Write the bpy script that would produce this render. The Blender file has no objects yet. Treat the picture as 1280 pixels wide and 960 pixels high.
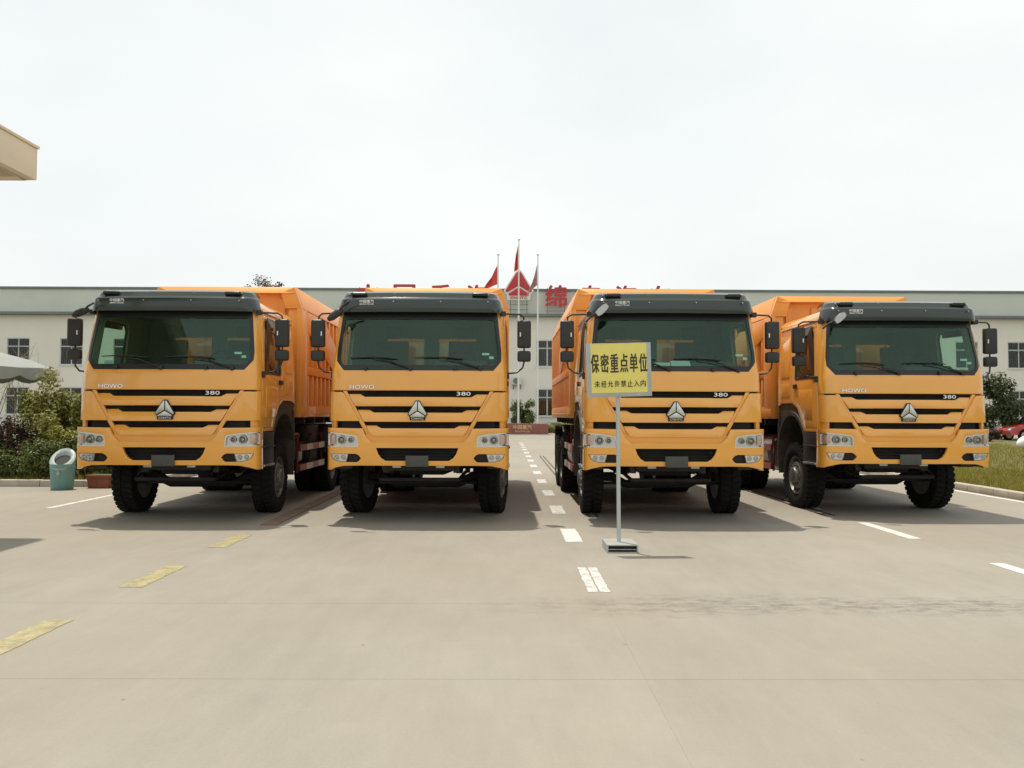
import bpy, bmesh, math, random
from mathutils import Vector, Matrix, Euler
R = math.radians
PI = math.pi
scene = bpy.context.scene
COL = scene.collection
rnd = random.Random(7)

# ------------------------------------------------------------------ camera, sky, sun, exposure
cam_d = bpy.data.cameras.new("camera")
cam = bpy.data.objects.new("camera", cam_d)
COL.objects.link(cam)
cam_d.sensor_width = 36.0
cam_d.lens = 36.0 * 1035.0 / 1280.0
cam_d.clip_start, cam_d.clip_end = 0.05, 3000
cam.location = (0, 0, 1.5)
cam.rotation_euler = (Matrix.Rotation(R(-0.44), 3, 'Z') @ Matrix.Rotation(R(90 + 2.1), 3, 'X') @ Matrix.Rotation(R(0.2), 3, 'Z')).to_euler()
scene.camera = cam

SUN = Vector((-0.16, 0.22, 1.0)).normalized()
w = bpy.data.worlds.new("World")
scene.world = w
w.use_nodes = True
nt = w.node_tree
nt.nodes.clear()
wo = nt.nodes.new("ShaderNodeOutputWorld")
bg = nt.nodes.new("ShaderNodeBackground")
sky = nt.nodes.new("ShaderNodeTexSky")
sky.sky_type = 'NISHITA'
sky.sun_disc = False
sky.sun_elevation = math.asin(SUN.z)
sky.sun_rotation = math.atan2(SUN.x, SUN.y)
sky.air_density, sky.dust_density, sky.ozone_density = 1.0, 4.0, 1.0
# thin bright summer overcast: an even white veil over the whole sky with soft cloud structure
tc = nt.nodes.new("ShaderNodeTexCoord")
nz = nt.nodes.new("ShaderNodeTexNoise")
nz.inputs['Scale'].default_value = 1.6
nz.inputs['Detail'].default_value = 5
mp = nt.nodes.new("ShaderNodeMapping")
mp.inputs['Scale'].default_value = (1, 1, 2.2)
nt.links.new(tc.outputs['Generated'], mp.inputs['Vector'])
nt.links.new(mp.outputs['Vector'], nz.inputs['Vector'])
rp = nt.nodes.new("ShaderNodeMapRange")
rp.inputs['From Min'].default_value, rp.inputs['From Max'].default_value = 0.3, 0.7
rp.inputs['To Min'].default_value, rp.inputs['To Max'].default_value = 0.72, 0.98
nt.links.new(nz.outputs['Fac'], rp.inputs['Value'])
mx = nt.nodes.new("ShaderNodeMix")
mx.data_type = 'RGBA'
mx.inputs['B'].default_value = (7.45, 7.70, 7.55, 1)
nt.links.new(rp.outputs['Result'], mx.inputs['Factor'])
nt.links.new(sky.outputs['Color'], mx.inputs['A'])
nt.links.new(mx.outputs['Result'], bg.inputs['Color'])
bg.inputs['Strength'].default_value = 0.1
nt.links.new(bg.outputs['Background'], wo.inputs['Surface'])

sun_d = bpy.data.lights.new("sun", 'SUN')
sun_d.energy = 2.9
sun_d.angle = R(0.9)
sun_d.color = (1.0, 0.93, 0.80)
sun = bpy.data.objects.new("sun", sun_d)
sun.rotation_euler = SUN.to_track_quat('Z', 'Y').to_euler()
sun.location = (0, 0, 60)
COL.objects.link(sun)
vs = scene.view_settings
vs.view_transform = 'Standard'
vs.look = 'None'
vs.exposure = 0.4
vs.gamma = 1.0

# ------------------------------------------------------------------ materials
MATS = {}
def mat(name, col, rough=0.5, metal=0.0, coat=0.0, var=None, bump=None, spec=0.5, dirt=None):
    """var=(scale, amount)  bump=(scale, strength)  dirt=(colour, scale, amount)"""
    m = bpy.data.materials.new(name)
    m.use_nodes = True
    n, l = m.node_tree.nodes, m.node_tree.links
    b = n['Principled BSDF']
    b.inputs['Roughness'].default_value = rough
    b.inputs['Metallic'].default_value = metal
    b.inputs['Coat Weight'].default_value = coat
    b.inputs['Coat Roughness'].default_value = 0.08
    b.inputs['Specular IOR Level'].default_value = spec
    c = (*col, 1)
    b.inputs['Base Color'].default_value = c
    geo = n.new("ShaderNodeTexCoord")
    src = None
    if var:
        t = n.new("ShaderNodeTexNoise"); t.inputs['Scale'].default_value = var[0]; t.inputs['Detail'].default_value = 6
        l.new(geo.outputs['Object'], t.inputs['Vector'])
        mr = n.new("ShaderNodeMapRange"); mr.inputs['To Min'].default_value = 1 - var[1]; mr.inputs['To Max'].default_value = 1 + var[1]
        mr.inputs['From Min'].default_value = 0.25; mr.inputs['From Max'].default_value = 0.75
        l.new(t.outputs['Fac'], mr.inputs['Value'])
        k = n.new("ShaderNodeMix"); k.data_type = 'RGBA'; k.blend_type = 'MULTIPLY'; k.inputs['Factor'].default_value = 1
        k.inputs['A'].default_value = c
        l.new(mr.outputs['Result'], k.inputs['B'])
        src = k.outputs['Result']
    if dirt:
        t = n.new("ShaderNodeTexNoise"); t.inputs['Scale'].default_value = dirt[1]; t.inputs['Detail'].default_value = 8; t.inputs['Roughness'].default_value = 0.65
        l.new(geo.outputs['Object'], t.inputs['Vector'])
        mr = n.new("ShaderNodeMapRange"); mr.inputs['From Min'].default_value = 0.5; mr.inputs['From Max'].default_value = 0.75
        mr.inputs['To Max'].default_value = dirt[2]
        l.new(t.outputs['Fac'], mr.inputs['Value'])
        k = n.new("ShaderNodeMix"); k.data_type = 'RGBA'
        k.inputs['A'].default_value = c
        if src: l.new(src, k.inputs['A'])
        k.inputs['B'].default_value = (*dirt[0], 1)
        l.new(mr.outputs['Result'], k.inputs['Factor'])
        src = k.outputs['Result']
    if src: l.new(src, b.inputs['Base Color'])
    if bump:
        t = n.new("ShaderNodeTexNoise"); t.inputs['Scale'].default_value = bump[0]; t.inputs['Detail'].default_value = 5
        l.new(geo.outputs['Object'], t.inputs['Vector'])
        bp = n.new("ShaderNodeBump"); bp.inputs['Strength'].default_value = bump[1]; bp.inputs['Distance'].default_value = 0.01
        l.new(t.outputs['Fac'], bp.inputs['Height'])
        l.new(bp.outputs['Normal'], b.inputs['Normal'])
    MATS[name] = m
    return m

def glass(name, tint, refl=(1, 1, 1), rough=0.02, ior=1.45):
    m = bpy.data.materials.new(name); m.use_nodes = True
    n, l = m.node_tree.nodes, m.node_tree.links
    n.clear()
    o = n.new("ShaderNodeOutputMaterial"); mixs = n.new("ShaderNodeMixShader")
    t = n.new("ShaderNodeBsdfTransparent"); t.inputs['Color'].default_value = (*tint, 1)
    g = n.new("ShaderNodeBsdfGlossy"); g.inputs['Roughness'].default_value = rough
    g.inputs['Color'].default_value = (*refl, 1)
    lw = n.new("ShaderNodeLayerWeight"); lw.inputs['Blend'].default_value = 0.5      # Schlick reflectance of both faces of the pane
    pw = n.new("ShaderNodeMath"); pw.operation = 'POWER'; pw.inputs[1].default_value = 5; l.new(lw.outputs['Facing'], pw.inputs[0])
    f0 = ((ior - 1) / (ior + 1)) ** 2
    f = n.new("ShaderNodeMath"); f.operation = 'MULTIPLY_ADD'; f.inputs[1].default_value = 1 - f0; f.inputs[2].default_value = f0
    l.new(pw.outputs[0], f.inputs[0])
    l.new(f.outputs[0], mixs.inputs['Fac']); l.new(t.outputs[0], mixs.inputs[1]); l.new(g.outputs[0], mixs.inputs[2])
    l.new(mixs.outputs[0], o.inputs['Surface'])
    MATS[name] = m
    return m

def leafmat(name, ramp, trans=0.35):
    m = bpy.data.materials.new(name); m.use_nodes = True
    n, l = m.node_tree.nodes, m.node_tree.links
    n.clear()
    o = n.new("ShaderNodeOutputMaterial"); mixs = n.new("ShaderNodeMixShader"); mixs.inputs['Fac'].default_value = trans
    d = n.new("ShaderNodeBsdfPrincipled"); d.inputs['Roughness'].default_value = 0.45; d.inputs['Specular IOR Level'].default_value = 0.35
    t = n.new("ShaderNodeBsdfTranslucent")
    g = n.new("ShaderNodeNewGeometry"); cr = n.new("ShaderNodeValToRGB")
    els = cr.color_ramp.elements
    while len(els) < len(ramp): els.new(0.5)
    for i, c in enumerate(ramp):
        els[i].position = i / (len(ramp) - 1); els[i].color = (*c, 1)
    l.new(g.outputs['Random Per Island'], cr.inputs['Fac'])
    l.new(cr.outputs['Color'], d.inputs['Base Color']); l.new(cr.outputs['Color'], t.inputs['Color'])
    l.new(d.outputs[0], mixs.inputs[1]); l.new(t.outputs[0], mixs.inputs[2]); l.new(mixs.outputs[0], o.inputs['Surface'])
    MATS[name] = m
    return m

mat('paint', (0.83, 0.385, 0.055), 0.28, 0, 1.0, var=(1.3, 0.04), dirt=((0.50, 0.33, 0.14), 2.2, 0.16), spec=0.5)
mat('bed_paint', (0.82, 0.345, 0.055), 0.42, 0, 0.25, var=(0.9, 0.06), dirt=((0.55, 0.36, 0.16), 1.6, 0.30), spec=0.4)
mat('black_plastic', (0.018, 0.018, 0.017), 0.5, var=(3, 0.2), bump=(240, 0.08))
mat('mirror_shell', (0.022, 0.021, 0.019), 0.42, var=(6, 0.2), bump=(300, 0.1))
mat('void_black', (0.008, 0.008, 0.008), 0.7)
mat('arch_plastic', (0.045, 0.035, 0.028), 0.65, var=(3, 0.25), dirt=((0.16, 0.12, 0.08), 4, 0.5))
mat('visor', (0.030, 0.043, 0.038), 0.16, 0, 0.3, var=(2, 0.1))
mat('seal', (0.012, 0.014, 0.013), 0.35)
mat('chrome', (0.78, 0.78, 0.76), 0.14, 1.0)
mat('emblem_silver', (0.62, 0.62, 0.58), 0.30, 1.0)
mat('white_print', (0.80, 0.80, 0.78), 0.5)
mat('plate_grey', (0.055, 0.06, 0.05), 0.5, var=(6, 0.2))
mat('reflector_bowl', (0.72, 0.72, 0.70), 0.22, 0.85)
mat('lamp_trim', (0.36, 0.36, 0.34), 0.2, 0.8)
mat('indicator', (0.70, 0.50, 0.43), 0.25, 0.4)
mat('dull_mirror', (0.50, 0.50, 0.48), 0.4, 0.7)
mat('tyre', (0.009, 0.009, 0.008), 0.9, var=(5, 0.3), dirt=((0.03, 0.026, 0.02), 7, 0.4), spec=0.25, bump=(60, 0.3))
mat('rim', (0.16, 0.155, 0.145), 0.5, 0.5, var=(6, 0.2), dirt=((0.09, 0.06, 0.04), 9, 0.6))
mat('bolt_metal', (0.45, 0.44, 0.42), 0.35, 1.0)
mat('chassis', (0.009, 0.009, 0.009), 0.6, var=(3, 0.3), dirt=((0.07, 0.055, 0.04), 5, 0.5))
mat('cast_iron', (0.05, 0.045, 0.04), 0.55, 0.3, var=(6, 0.3))
mat('alu', (0.50, 0.50, 0.48), 0.38, 0.9, var=(5, 0.15))
mat('red_chassis', (0.12, 0.018, 0.012), 0.5, var=(4, 0.2), dirt=((0.1, 0.06, 0.04), 5, 0.4))
mat('tape_red', (0.36, 0.10, 0.075), 0.45, var=(9, 0.15))
mat('tape_white', (0.62, 0.60, 0.57), 0.45, var=(9, 0.12))
mat('interior', (0.19, 0.27, 0.22), 0.8, var=(4, 0.1))
mat('interior_light', (0.30, 0.31, 0.27), 0.8, var=(4, 0.1))
mat('dash', (0.07, 0.085, 0.077), 0.6)
mat('seat_cloth', (0.07, 0.075, 0.08), 0.9, var=(30, 0.2))
mat('paper', (0.75, 0.75, 0.72), 0.6)
glass('windscreen_glass', (0.60, 0.85, 0.72), (0.72, 1.0, 0.84), 0.01, 1.62)
glass('side_glass', (0.70, 0.80, 0.74), (1, 1, 1), 0.01, 1.50)
glass('lens_glass', (0.93, 0.93, 0.93), (1, 1, 1), 0.03, 1.50)
glass('pane_glass', (0.45, 0.50, 0.46), (1, 1, 1), 0.03, 1.55)
mat('wall_white', (0.76, 0.735, 0.655), 0.85, var=(0.25, 0.05), dirt=((0.56, 0.54, 0.48), 0.5, 0.35), bump=(30, 0.15))
mat('wall_grey', (0.60, 0.625, 0.56), 0.75, var=(0.2, 0.04), dirt=((0.48, 0.50, 0.45), 0.6, 0.3))
mat('cornice_dark', (0.17, 0.20, 0.19), 0.7, var=(1, 0.1))
mat('plinth', (0.36, 0.35, 0.32), 0.85, var=(0.8, 0.1))
mat('window_frame', (0.66, 0.68, 0.65), 0.45, var=(3, 0.06))
mat('bar_metal', (0.13, 0.13, 0.115), 0.5, 0.4)
mat('room_dark', (0.16, 0.16, 0.145), 0.9)
mat('sign_red', (0.50, 0.045, 0.05), 0.5, var=(2, 0.1))
mat('stone_red', (0.24, 0.075, 0.06), 0.45, var=(5, 0.15), dirt=((0.32, 0.2, 0.17), 4, 0.3))
mat('gold', (0.70, 0.50, 0.28), 0.4, 0.4)
mat('pole_white', (0.74, 0.75, 0.73), 0.35, 0.3)
mat('flag_red', (0.62, 0.07, 0.055), 0.8, var=(2, 0.1))
mat('flag_grey', (0.36, 0.20, 0.18), 0.8, var=(2, 0.15))
mat('porch', (0.72, 0.655, 0.50), 0.85, var=(1.2, 0.05), dirt=((0.55, 0.49, 0.38), 1.5, 0.3), bump=(25, 0.2))
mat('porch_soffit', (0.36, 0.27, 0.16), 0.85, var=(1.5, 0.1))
mat('notice_yellow', (0.78, 0.68, 0.17), 0.45, var=(4, 0.06))
mat('frame_steel', (0.42, 0.44, 0.42), 0.5, 0.35, var=(7, 0.1))
mat('pole_steel', (0.47, 0.51, 0.49), 0.45, 0.3, var=(7, 0.1))
mat('ink', (0.045, 0.035, 0.012), 0.6)
mat('bin_green', (0.14, 0.30, 0.285), 0.45, var=(4, 0.12), dirt=((0.16, 0.25, 0.22), 5, 0.5))
mat('bin_rim', (0.33, 0.40, 0.38), 0.4, var=(5, 0.1))
mat('terracotta', (0.20, 0.06, 0.03), 0.8, var=(5, 0.2), bump=(40, 0.2))
mat('parasol', (0.27, 0.285, 0.265), 0.85, var=(2, 0.06))
mat('kerb', (0.42, 0.38, 0.31), 0.9, var=(3, 0.15), dirt=((0.22, 0.19, 0.14), 4, 0.6), bump=(40, 0.4))
mat('soil', (0.11, 0.105, 0.04), 0.95, var=(2, 0.3), bump=(12, 0.6))
mat('bark', (0.10, 0.075, 0.05), 0.9, var=(8, 0.3), bump=(30, 0.6))
mat('twig', (0.33, 0.27, 0.20), 0.9, var=(8, 0.2))
mat('car_red', (0.42, 0.02, 0.025), 0.25, 0, 1.0)
mat('white_plaster', (0.80, 0.79, 0.74), 0.6, var=(8, 0.06))
mat('orange_plaster', (0.62, 0.30, 0.04), 0.6, var=(8, 0.1))
mat('rust_strip', (0.22, 0.15, 0.10), 0.8, 0.2, var=(3, 0.25), dirt=((0.33, 0.25, 0.18), 3, 0.6), bump=(40, 0.3))
mat('rail_dark', (0.09, 0.075, 0.055), 0.6, 0.4, var=(5, 0.3))
leafmat('leaf_yellowgreen', [(0.11, 0.14, 0.03), (0.25, 0.26, 0.05), (0.36, 0.34, 0.08), (0.18, 0.21, 0.045)])
leafmat('leaf_green', [(0.055, 0.09, 0.022), (0.11, 0.15, 0.035), (0.18, 0.20, 0.055), (0.08, 0.115, 0.03)])
leafmat('leaf_dark', [(0.03, 0.05, 0.018), (0.055, 0.08, 0.024), (0.10, 0.12, 0.04), (0.04, 0.065, 0.02)])
leafmat('leaf_purple', [(0.06, 0.03, 0.025), (0.11, 0.05, 0.04), (0.14, 0.09, 0.05), (0.05, 0.04, 0.02)])
leafmat('petal', [(0.55, 0.50, 0.42), (0.60, 0.55, 0.45), (0.45, 0.40, 0.30)], 0.2)
leafmat('grass', [(0.17, 0.175, 0.025), (0.26, 0.24, 0.04), (0.36, 0.29, 0.07), (0.20, 0.20, 0.03)], 0.3)

def paintmat(name, col, hole, amt):
    """worn road paint: chips show the concrete underneath"""
    m = mat(name, col, 0.7)
    n, l = m.node_tree.nodes, m.node_tree.links
    b = n['Principled BSDF']
    g = n.new("ShaderNodeNewGeometry")
    t = n.new("ShaderNodeTexNoise"); t.inputs['Scale'].default_value = 9; t.inputs['Detail'].default_value = 9; t.inputs['Roughness'].default_value = 0.75
    l.new(g.outputs['Position'], t.inputs['Vector'])
    mr = n.new("ShaderNodeMapRange"); mr.inputs['From Min'].default_value = 0.42; mr.inputs['From Max'].default_value = 0.62
    mr.inputs['To Max'].default_value = amt
    l.new(t.outputs['Fac'], mr.inputs['Value'])
    iv = n.new("ShaderNodeMath"); iv.operation = 'SUBTRACT'; iv.inputs[0].default_value = 1.0
    l.new(mr.outputs['Result'], iv.inputs[1]); l.new(iv.outputs[0], b.inputs['Alpha'])
CONC = (0.285, 0.262, 0.220)
paintmat('line_white', (0.66, 0.65, 0.61), CONC, 0.25)
paintmat('line_worn', (0.60, 0.59, 0.555), CONC, 0.5)
paintmat('line_yellow', (0.385, 0.335, 0.185), CONC, 0.42)

def concrete():
    m = bpy.data.materials.new('concrete'); m.use_nodes = True
    n, l = m.node_tree.nodes, m.node_tree.links
    b = n['Principled BSDF']; b.inputs['Roughness'].default_value = 0.82; b.inputs['Specular IOR Level'].default_value = 0.3
    g = n.new("ShaderNodeNewGeometry")
    def noise(scale, detail=6, rough=0.6, sc=(1, 1, 1)):
        mpn = n.new("ShaderNodeMapping"); mpn.inputs['Scale'].default_value = sc
        l.new(g.outputs['Position'], mpn.inputs['Vector'])
        t = n.new("ShaderNodeTexNoise"); t.inputs['Scale'].default_value = scale; t.inputs['Detail'].default_value = detail; t.inputs['Roughness'].default_value = rough
        l.new(mpn.outputs['Vector'], t.inputs['Vector'])
        return t.outputs['Fac']
    def rng(v, a, b_, c, d):
        r = n.new("ShaderNodeMapRange"); r.inputs['From Min'].default_value = a; r.inputs['From Max'].default_value = b_
        r.inputs['To Min'].default_value = c; r.inputs['To Max'].default_value = d
        l.new(v, r.inputs['Value']); return r.outputs['Result']
    def math_(op, a, b_):
        k = n.new("ShaderNodeMath"); k.operation = op
        for i, v in enumerate((a, b_)):
            if isinstance(v, (int, float)): k.inputs[i].default_value = v
            else: l.new(v, k.inputs[i])
        return k.outputs[0]
    oi = n.new("ShaderNodeObjectInfo")
    f = math_('MULTIPLY', rng(noise(0.35), 0.3, 0.7, 0.90, 1.09), rng(noise(2.2, 8, 0.7, (1, 0.35, 1)), 0.3, 0.7, 0.94, 1.05))
    f = math_('MULTIPLY', f, rng(noise(55, 4, 0.8), 0.3, 0.7, 0.95, 1.05))
    f = math_('MULTIPLY', f, rng(oi.outputs['Random'], 0, 1, 0.975, 1.02))
    f = math_('MULTIPLY', f, rng(noise(6.5, 9, 0.72, (1.0, 0.16, 1)), 0.35, 0.72, 1.03, 0.955))
    f = math_('MULTIPLY', f, rng(noise(14, 10, 0.8), 0.56, 0.74, 1.0, 0.93))
    # pale scuffs and small dark spots
    f = math_('MULTIPLY', f, rng(noise(1.1, 9, 0.75, (1, 2.6, 1)), 0.60, 0.78, 1.0, 1.12))
    vor = n.new("ShaderNodeTexVoronoi"); vor.inputs['Scale'].default_value = 1.7
    l.new(g.outputs['Position'], vor.inputs['Vector'])
    f = math_('MULTIPLY', f, rng(vor.outputs['Distance'], 0.012, 0.03, 0.55, 1.0))
    # the ragged, spalled joint that crosses the yard
    sx = n.new("ShaderNodeSeparateXYZ"); l.new(g.outputs['Position'], sx.inputs[0])
    wob = rng(noise(1.4, 6, 0.7), 0.2, 0.8, -0.30, 0.30)
    dist = math_('ABSOLUTE', math_('ADD', math_('ADD', sx.outputs['Y'], -6.57), wob), 0)
    band = rng(dist, 0.14, 0.40, 1.0, 0.0)
    band = math_('MULTIPLY', band, rng(sx.outputs['X'], -0.5, 1.0, 0.0, 1.0))
    crack = rng(noise(8, 12, 0.82, (0.6, 1.2, 1)), 0.47, 0.60, 0.0, 1.0)
    cb = math_('MULTIPLY', band, crack)
    f = math_('MULTIPLY', f, rng(cb, 0, 1, 1.0, 0.60))
    # oil and tyre grime where the vehicles stand
    mulc = n.new("ShaderNodeMix"); mulc.data_type = 'RGBA'; mulc.blend_type = 'MULTIPLY'; mulc.inputs['Factor'].default_value = 1
    mulc.inputs['A'].default_value = (*CONC, 1)
    l.new(f, mulc.inputs['B'])
    hue = n.new("ShaderNodeMix"); hue.data_type = 'RGBA'
    hue.inputs['B'].default_value = (0.31, 0.262, 0.195, 1)
    l.new(mulc.outputs['Result'], hue.inputs['A'])
    l.new(rng(noise(0.22, 3), 0.45, 0.7, 0.0, 0.45), hue.inputs['Factor'])
    l.new(hue.outputs['Result'], b.inputs['Base Color'])
    bp = n.new("ShaderNodeBump"); bp.inputs['Strength'].default_value = 0.25; bp.inputs['Distance'].default_value = 0.01
    h = math_('SUBTRACT', noise(70, 6, 0.7), math_('MULTIPLY', cb, 1.6))
    l.new(h, bp.inputs['Height']); l.new(bp.outputs['Normal'], b.inputs['Normal'])
    MATS['concrete'] = m
concrete()
mat('joint', (0.20, 0.183, 0.15), 0.95)

# ------------------------------------------------------------------ mesh helpers
class MB:
    def __init__(s): s.v, s.f, s.m = [], [], []
    def add(s, vs_, fs_, mi=0):
        o = len(s.v); s.v += [tuple(p) for p in vs_]; s.f += [tuple(i + o for i in f) for f in fs_]; s.m += [mi] * len(fs_); return s
    def box(s, a, b, mi=0, M=None):
        (x0, y0, z0), (x1, y1, z1) = a, b
        vs_ = [Vector(p) for p in ((x0, y0, z0), (x1, y0, z0), (x1, y1, z0), (x0, y1, z0), (x0, y0, z1), (x1, y0, z1), (x1, y1, z1), (x0, y1, z1))]
        if M: vs_ = [M @ p for p in vs_]
        return s.add(vs_, [(0, 3, 2, 1), (4, 5, 6, 7), (0, 1, 5, 4), (1, 2, 6, 5), (2, 3, 7, 6), (3, 0, 4, 7)], mi)
    def prism(s, poly, axis, a, b, mi=0):
        """poly: 2-D outline; axis 'x': poly is (y,z); 'y': (x,z); 'z': (x,y)"""
        def P(p, t):
            return (t, p[0], p[1]) if axis == 'x' else (p[0], t, p[1]) if axis == 'y' else (p[0], p[1], t)
        n_ = len(poly)
        vs_ = [P(p, a) for p in poly] + [P(p, b) for p in poly]
        fs_ = [tuple(range(n_))[::-1], tuple(range(n_, 2 * n_))] + [(i, (i + 1) % n_, n_ + (i + 1) % n_, n_ + i) for i in range(n_)]
        return s.add(vs_, fs_, mi)
    def tube(s, pts, r, seg=8, mi=0, closed=False):
        pts = [Vector(p) for p in pts]; n_ = len(pts)
        rs = r if isinstance(r, (list, tuple)) else [r] * n_
        rings, up = [], None
        for i, p in enumerate(pts):
            a = pts[(i - 1) % n_] if (closed or i > 0) else p
            b = pts[(i + 1) % n_] if (closed or i < n_ - 1) else p
            d = (b - a).normalized()
            if up is None: up = Vector((0, 0, 1)) if abs(d.z) < 0.9 else Vector((1, 0, 0))
            x = d.cross(up).normalized(); y = x.cross(d).normalized(); up = y
            rings.append([p + (x * math.cos(t) + y * math.sin(t)) * rs[i] for t in [2 * PI * k / seg for k in range(seg)]])
        vs_ = [q for rg in rings for q in rg]; fs_ = []
        for i in range(n_ if closed else n_ - 1):
            j = (i + 1) % n_
            for k in range(seg):
                k2 = (k + 1) % seg
                fs_.append((i * seg + k, i * seg + k2, j * seg + k2, j * seg + k))
        if not closed: fs_ += [tuple(range(seg))[::-1], tuple(range((n_ - 1) * seg, n_ * seg))]
        return s.add(vs_, fs_, mi)
    def lathe(s, prof, seg=24, axis='x', c=(0, 0, 0), mi=0, closed=False):
        """prof: (t along axis, r)"""
        vs_, fs_, n_ = [], [], len(prof)
        for k in range(seg):
            a = 2 * PI * k / seg
            for t, r in prof:
                p = (t, r * math.cos(a), r * math.sin(a)) if axis == 'x' else (r * math.cos(a), r * math.sin(a), t) if axis == 'z' else (r * math.cos(a), t, r * math.sin(a))
                vs_.append((p[0] + c[0], p[1] + c[1], p[2] + c[2]))
        for k in range(seg):
            k2 = (k + 1) % seg
            for i in range(n_ if closed else n_ - 1):
                j = (i + 1) % n_
                fs_.append((k * n_ + i, k * n_ + j, k2 * n_ + j, k2 * n_ + i))
        return s.add(vs_, fs_, mi)
    def build(s, name, mats, parent=None, bevel=0, seg=2, smooth=35, loc=None, rot=None, fixn=True):
        me = bpy.data.meshes.new(name)
        me.from_pydata(s.v, [], s.f)
        me.polygons.foreach_set('material_index', s.m)
        for mm in (mats if isinstance(mats, (list, tuple)) else [mats]): me.materials.append(MATS[mm])
        if fixn or bevel:
            bm = bmesh.new(); bm.from_mesh(me)
            bmesh.ops.remove_doubles(bm, verts=bm.verts, dist=1e-5)
            if fixn: bmesh.ops.recalc_face_normals(bm, faces=bm.faces)
            if bevel:
                es = [e for e in bm.edges if len(e.link_faces) == 2 and e.calc_face_angle(0) > R(40)]
                bmesh.ops.bevel(bm, geom=es, offset=bevel, segments=seg, profile=0.6, affect='EDGES', clamp_overlap=True)
            bm.to_mesh(me); bm.free()
        if smooth:
            me.shade_smooth(); me.set_sharp_from_angle(angle=R(smooth))
        return link(name, me, parent, loc, rot)

def link(name, me, parent=None, loc=None, rot=None):
    o = bpy.data.objects.new(name, me); COL.objects.link(o)
    o.parent = parent
    if loc: o.location = loc
    if rot: o.rotation_euler = rot
    return o
def tag(o, label=None, cat=None, group=None, kind=None):
    for k_, v_ in (('label', label), ('category', cat), ('group', group), ('kind', kind)):
        if v_: o[k_] = v_
    return o
def thing(name, label, cat, loc=(0, 0, 0), rz=0, group=None):
    o = bpy.data.objects.new(name, None); COL.objects.link(o); o.location = loc; o.rotation_euler = (0, 0, rz)
    o.empty_display_size = 0.2
    return tag(o, label, cat, group)
def copy_tree(o, parent=None):
    c = o.copy(); COL.objects.link(c); c.parent = parent
    for ch in [x for x in bpy.data.objects if x.parent == o]: copy_tree(ch, c)
    return c

def text_mesh(body, width, height, ext=0.004, bold=0.0):
    """letters as a mesh in the XZ plane facing -Y, centred, fitted to width x height"""
    cu = bpy.data.curves.new('lettering', 'FONT'); cu.body = body; cu.extrude = 0.5
    cu.resolution_u = 2
    ob = bpy.data.objects.new('lettering', cu); COL.objects.link(ob)
    dg = bpy.context.evaluated_depsgraph_get()
    me = bpy.data.meshes.new_from_object(ob.evaluated_get(dg))
    bpy.data.objects.remove(ob); bpy.data.curves.remove(cu)
    xs = [v.co.x for v in me.vertices]; ys = [v.co.y for v in me.vertices]
    cx, cy = (min(xs) + max(xs)) / 2, (min(ys) + max(ys)) / 2
    sx_ = width / max(1e-6, max(xs) - min(xs)); sy = height / max(1e-6, max(ys) - min(ys)) if height else sx_
    for v in me.vertices:
        v.co = ((v.co.x - cx) * sx_, -v.co.z * 2 * ext / 1.0, (v.co.y - cy) * sy)
    me.materials.clear()
    if bold:
        vs_ = [v.co.copy() for v in me.vertices]; fs_ = [tuple(p.vertices) for p in me.polygons]; V, F = [], []
        n_ch = max(1, len(body)); bx_, bz_ = bold * min(width / n_ch, (height or width)) , bold * min(width / n_ch, (height or width))
        for i, (a, c) in enumerate(((-1, 0), (1, 0), (0, -.7), (0, .7), (0, 0))):
            o = len(V); V += [(v.x + a * bx_, v.y - (i * .00025), v.z + c * bz_) for v in vs_]; F += [tuple(q + o for q in f) for f in fs_]
        me = bpy.data.meshes.new('lettering'); me.from_pydata(V, [], F)
    return me
def text(name, body, width, height, m, parent, loc, ext=0.004, bold=0.0, rot=None):
    me = text_mesh(body, width, height, ext, bold); me.materials.append(MATS[m])
    return link(name, me, parent, loc, rot)

# wrap-round sheet metal: (u, z) is laid on a plan curve (front bow, round corner, straight flank)
class Surf:
    def __init__(s, W, r, y0, bow, rake=lambda z: 0, wf=lambda z: 1, fade=1.9):
        s.W, s.r, s.y0, s.bow, s.rake, s.wf, s.fade = W, r, y0, bow, rake, wf, fade
        s.L1 = W - r; s.Uc = s.L1 + r * PI / 2; s.ys = y0 + bow + r
    def plan(s, u):
        a, sg = abs(u), (1 if u >= 0 else -1)
        if a <= s.L1: return sg * a, s.y0 + s.bow * (a / s.L1) ** 2, 0.0, -1.0, 1.0
        if a <= s.Uc:
            t = (a - s.L1) / s.r
            return sg * (s.L1 + s.r * math.sin(t)), s.y0 + s.bow + s.r * (1 - math.cos(t)), sg * math.sin(t), -math.cos(t), 1.0
        q = a - s.Uc
        return sg * s.W, s.ys + q, sg * 1.0, 0.0, max(0.0, 1 - q / s.fade)
    def pt(s, u, z, d=0.0):
        x, y, nx, ny, k = s.plan(u)
        return Vector((x * s.wf(z) + nx * d, y + s.rake(z) * k + ny * d, z))
    def ux(s, x, z=None):
        if z is not None: x = x / s.wf(z)
        a = abs(x); sg = 1 if x >= 0 else -1
        return x if a <= s.L1 else sg * (s.L1 + s.r * math.asin(min(1, (a - s.L1) / s.r)))
    def uy(s, y): return s.Uc + (y - s.ys)

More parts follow.
